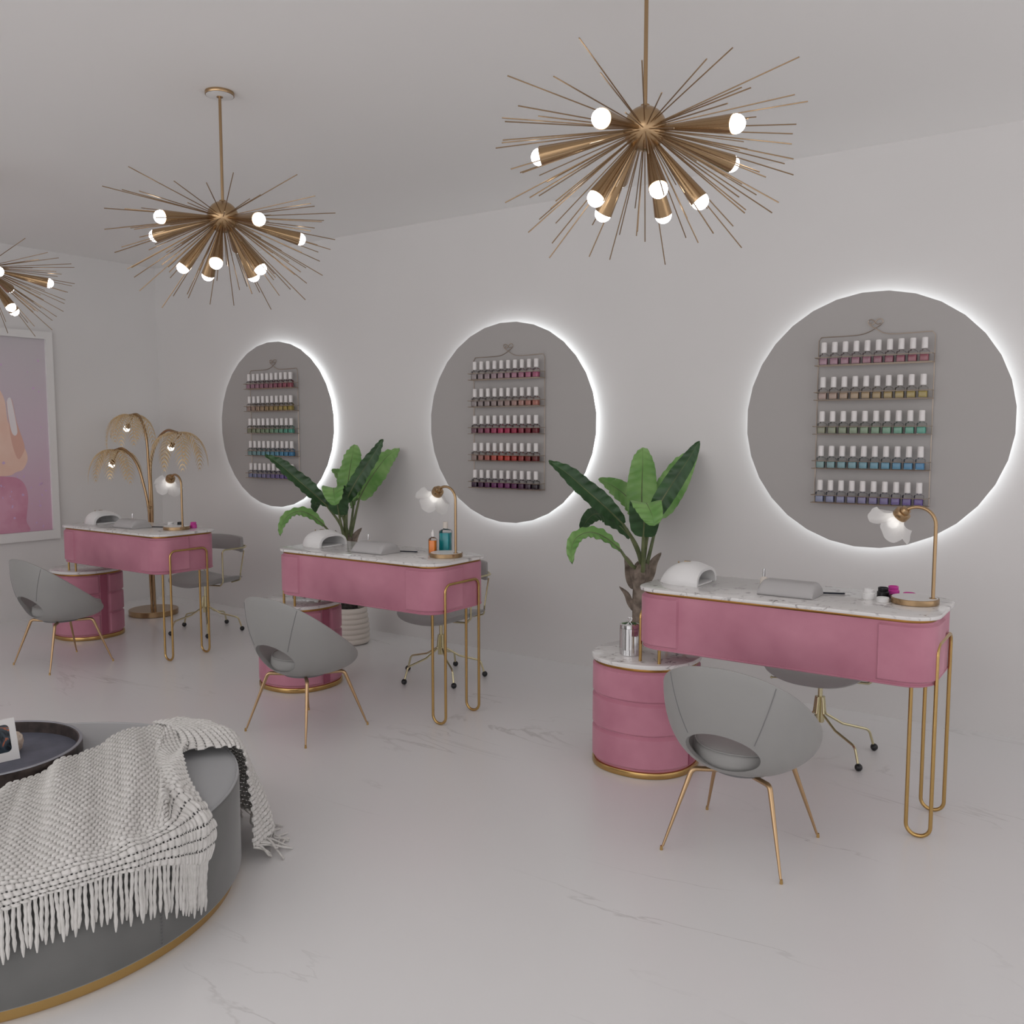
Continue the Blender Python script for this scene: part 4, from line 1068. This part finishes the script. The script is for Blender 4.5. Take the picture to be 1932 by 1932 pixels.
def strand(p0, p1, r, seed, sway=.004, sag=None):
    rg = random.Random(seed); P = []; n = 10
    ph = rg.uniform(0, 6); p0 = Vector(p0); p1 = Vector(p1); d = (p1 - p0); s = d.cross(Vector((0, 0, 1)));
    s = s.normalized() if s.length > .02 else Vector((-p0.y + OY, p0.x - OX, 0)).normalized()
    for i in range(n + 1):
        f = i / n; P.append(p0 + d * f + s * (sway * math.sin(ph + f * 5) * math.sin(PI * min(1, f + .12))) + (Vector((0, 0, sag * math.sin(PI * f))) if sag else Vector()))
    rs = [r * (1 + .16 * math.cos(i * PI)) for i in range(n)] + [r * .35]
    return MB().tube(P, rs, 6)
nf = 66
hem = G0[:, -1, :]
for i in range(nf):
    f = (i + .5) / nf; j = int(f * (len(hem) - 1)); p = hem[j]
    ang = math.degrees(math.atan2(p[1] - OY, p[0] - OX))
    if -30 < ang < 12 and i % 7 == 5: f += .004
    clump = (math.sin(i * 1.9) + math.sin(i * .83)) * .55
    ln = .118 + .012 * math.sin(i * 2.3) + (.014 if f > .55 else 0)
    rho = .658 + .004 * math.sin(i * 5.1)
    rr_ = math.hypot(p[0] - OX, p[1] - OY)
    p0 = pol2(ang, max(.652, rr_), p[2] + .004); p1 = pol2(ang + clump * .45, rho, max(.05, p[2] - ln))
    strand(p0, p1, .0046, i, .002).build('tassel', M['yarn'], throw)
hem2 = H0[:, -1, :]
for i in range(34):
    f = (i + .5) / 34; j = int(f * (len(hem2) - 1)); p = hem2[j]
    rg = random.Random(100 + i)
    ang = math.degrees(math.atan2(p[1] - OY, p[0] - OX)); out = .70 + rg.uniform(0.02, .10) + .05 * f
    q = pol2(ang + rg.uniform(-5, 7) + 2, out, .0045)
    mid = pol2(ang + rg.uniform(-3, 3), .712 + .5 * (out - .712), .012 + rg.uniform(0, .02))
    P = catmull([tuple(p), tuple((Vector(p) + Vector(mid)) / 2 + Vector((0, 0, .004))), mid, q], 4)
    MB().tube(P, .0036, 6).build('tassel', M['yarn'], throw)

# ------------------------------------------------------------------ light
w = bpy.data.worlds.new('world'); S.world = w; w.use_nodes = True; nt = w.node_tree
bg = nt.nodes['Background']; bg.inputs['Strength'].default_value = 1.0
tc = nt.nodes.new('ShaderNodeTexCoord'); sp = nt.nodes.new('ShaderNodeSeparateXYZ'); r = nt.nodes.new('ShaderNodeValToRGB')
mp = nt.nodes.new('ShaderNodeMapRange'); mp.inputs['From Min'].default_value = -1; mp.inputs['From Max'].default_value = 1
cr = r.color_ramp; cr.elements[0].color = (1.95, 1.91, 1.93, 1); cr.elements[1].color = (.9, .9, .93, 1)  # brighter below the horizon: added upward fill that lifts the ceiling
e = cr.elements.new(.45); e.color = (1.25, 1.225, 1.24, 1); e = cr.elements.new(.56); e.color = (.92, .905, .915, 1)
nt.links.new(tc.outputs['Generated'], sp.inputs[0]); nt.links.new(sp.outputs['Z'], mp.inputs['Value']); nt.links.new(mp.outputs[0], r.inputs['Fac']); nt.links.new(r.outputs['Color'], bg.inputs['Color'])
def area(name, loc, size, power, target, col=(1, 1, 1)):
    l = bpy.data.lights.new(name, 'AREA'); l.shape = 'RECTANGLE'; l.size, l.size_y = size; l.energy = power; l.color = col
    o = bpy.data.objects.new(name, l); COL.objects.link(o); o.location = loc
    o.rotation_euler = (Vector(target) - Vector(loc)).to_track_quat('-Z', 'Y').to_euler()
    return o
area('daylight_window', (4.4, -7.9, 1.5), (6, 2.0), 26, (3.6, 0, .8), (1, .985, .985))
area('overhead_fill', (4.2, -4.6, 2.60), (5, 1.6), 27, (4.0, -3.0, 0), (1, .985, .985))  # added fill light for the floor, not a fixture of the room

# ------------------------------------------------------------------ camera
cam = bpy.data.cameras.new('camera'); co = bpy.data.objects.new('camera', cam); COL.objects.link(co)
cam.sensor_width = 36; cam.lens = 1703.7 / 1932 * 36; cam.clip_start = .05
yaw, pitch = 0.6038, 0.0883
F = Vector((-math.sin(yaw) * math.cos(pitch), math.cos(yaw) * math.cos(pitch), -math.sin(pitch)))
Rr = Vector((math.cos(yaw), math.sin(yaw), 0)); U = Rr.cross(F)
m = Matrix((Rr, U, -F)).transposed().to_4x4(); m.translation = (6.5783, -4.4681, 1.35)
co.matrix_world = m
S.camera = co
S.view_settings.view_transform = 'Standard'; S.view_settings.look = 'None'; S.view_settings.gamma = 1
S.view_settings.use_curve_mapping = False
S.view_settings.exposure = -0.14
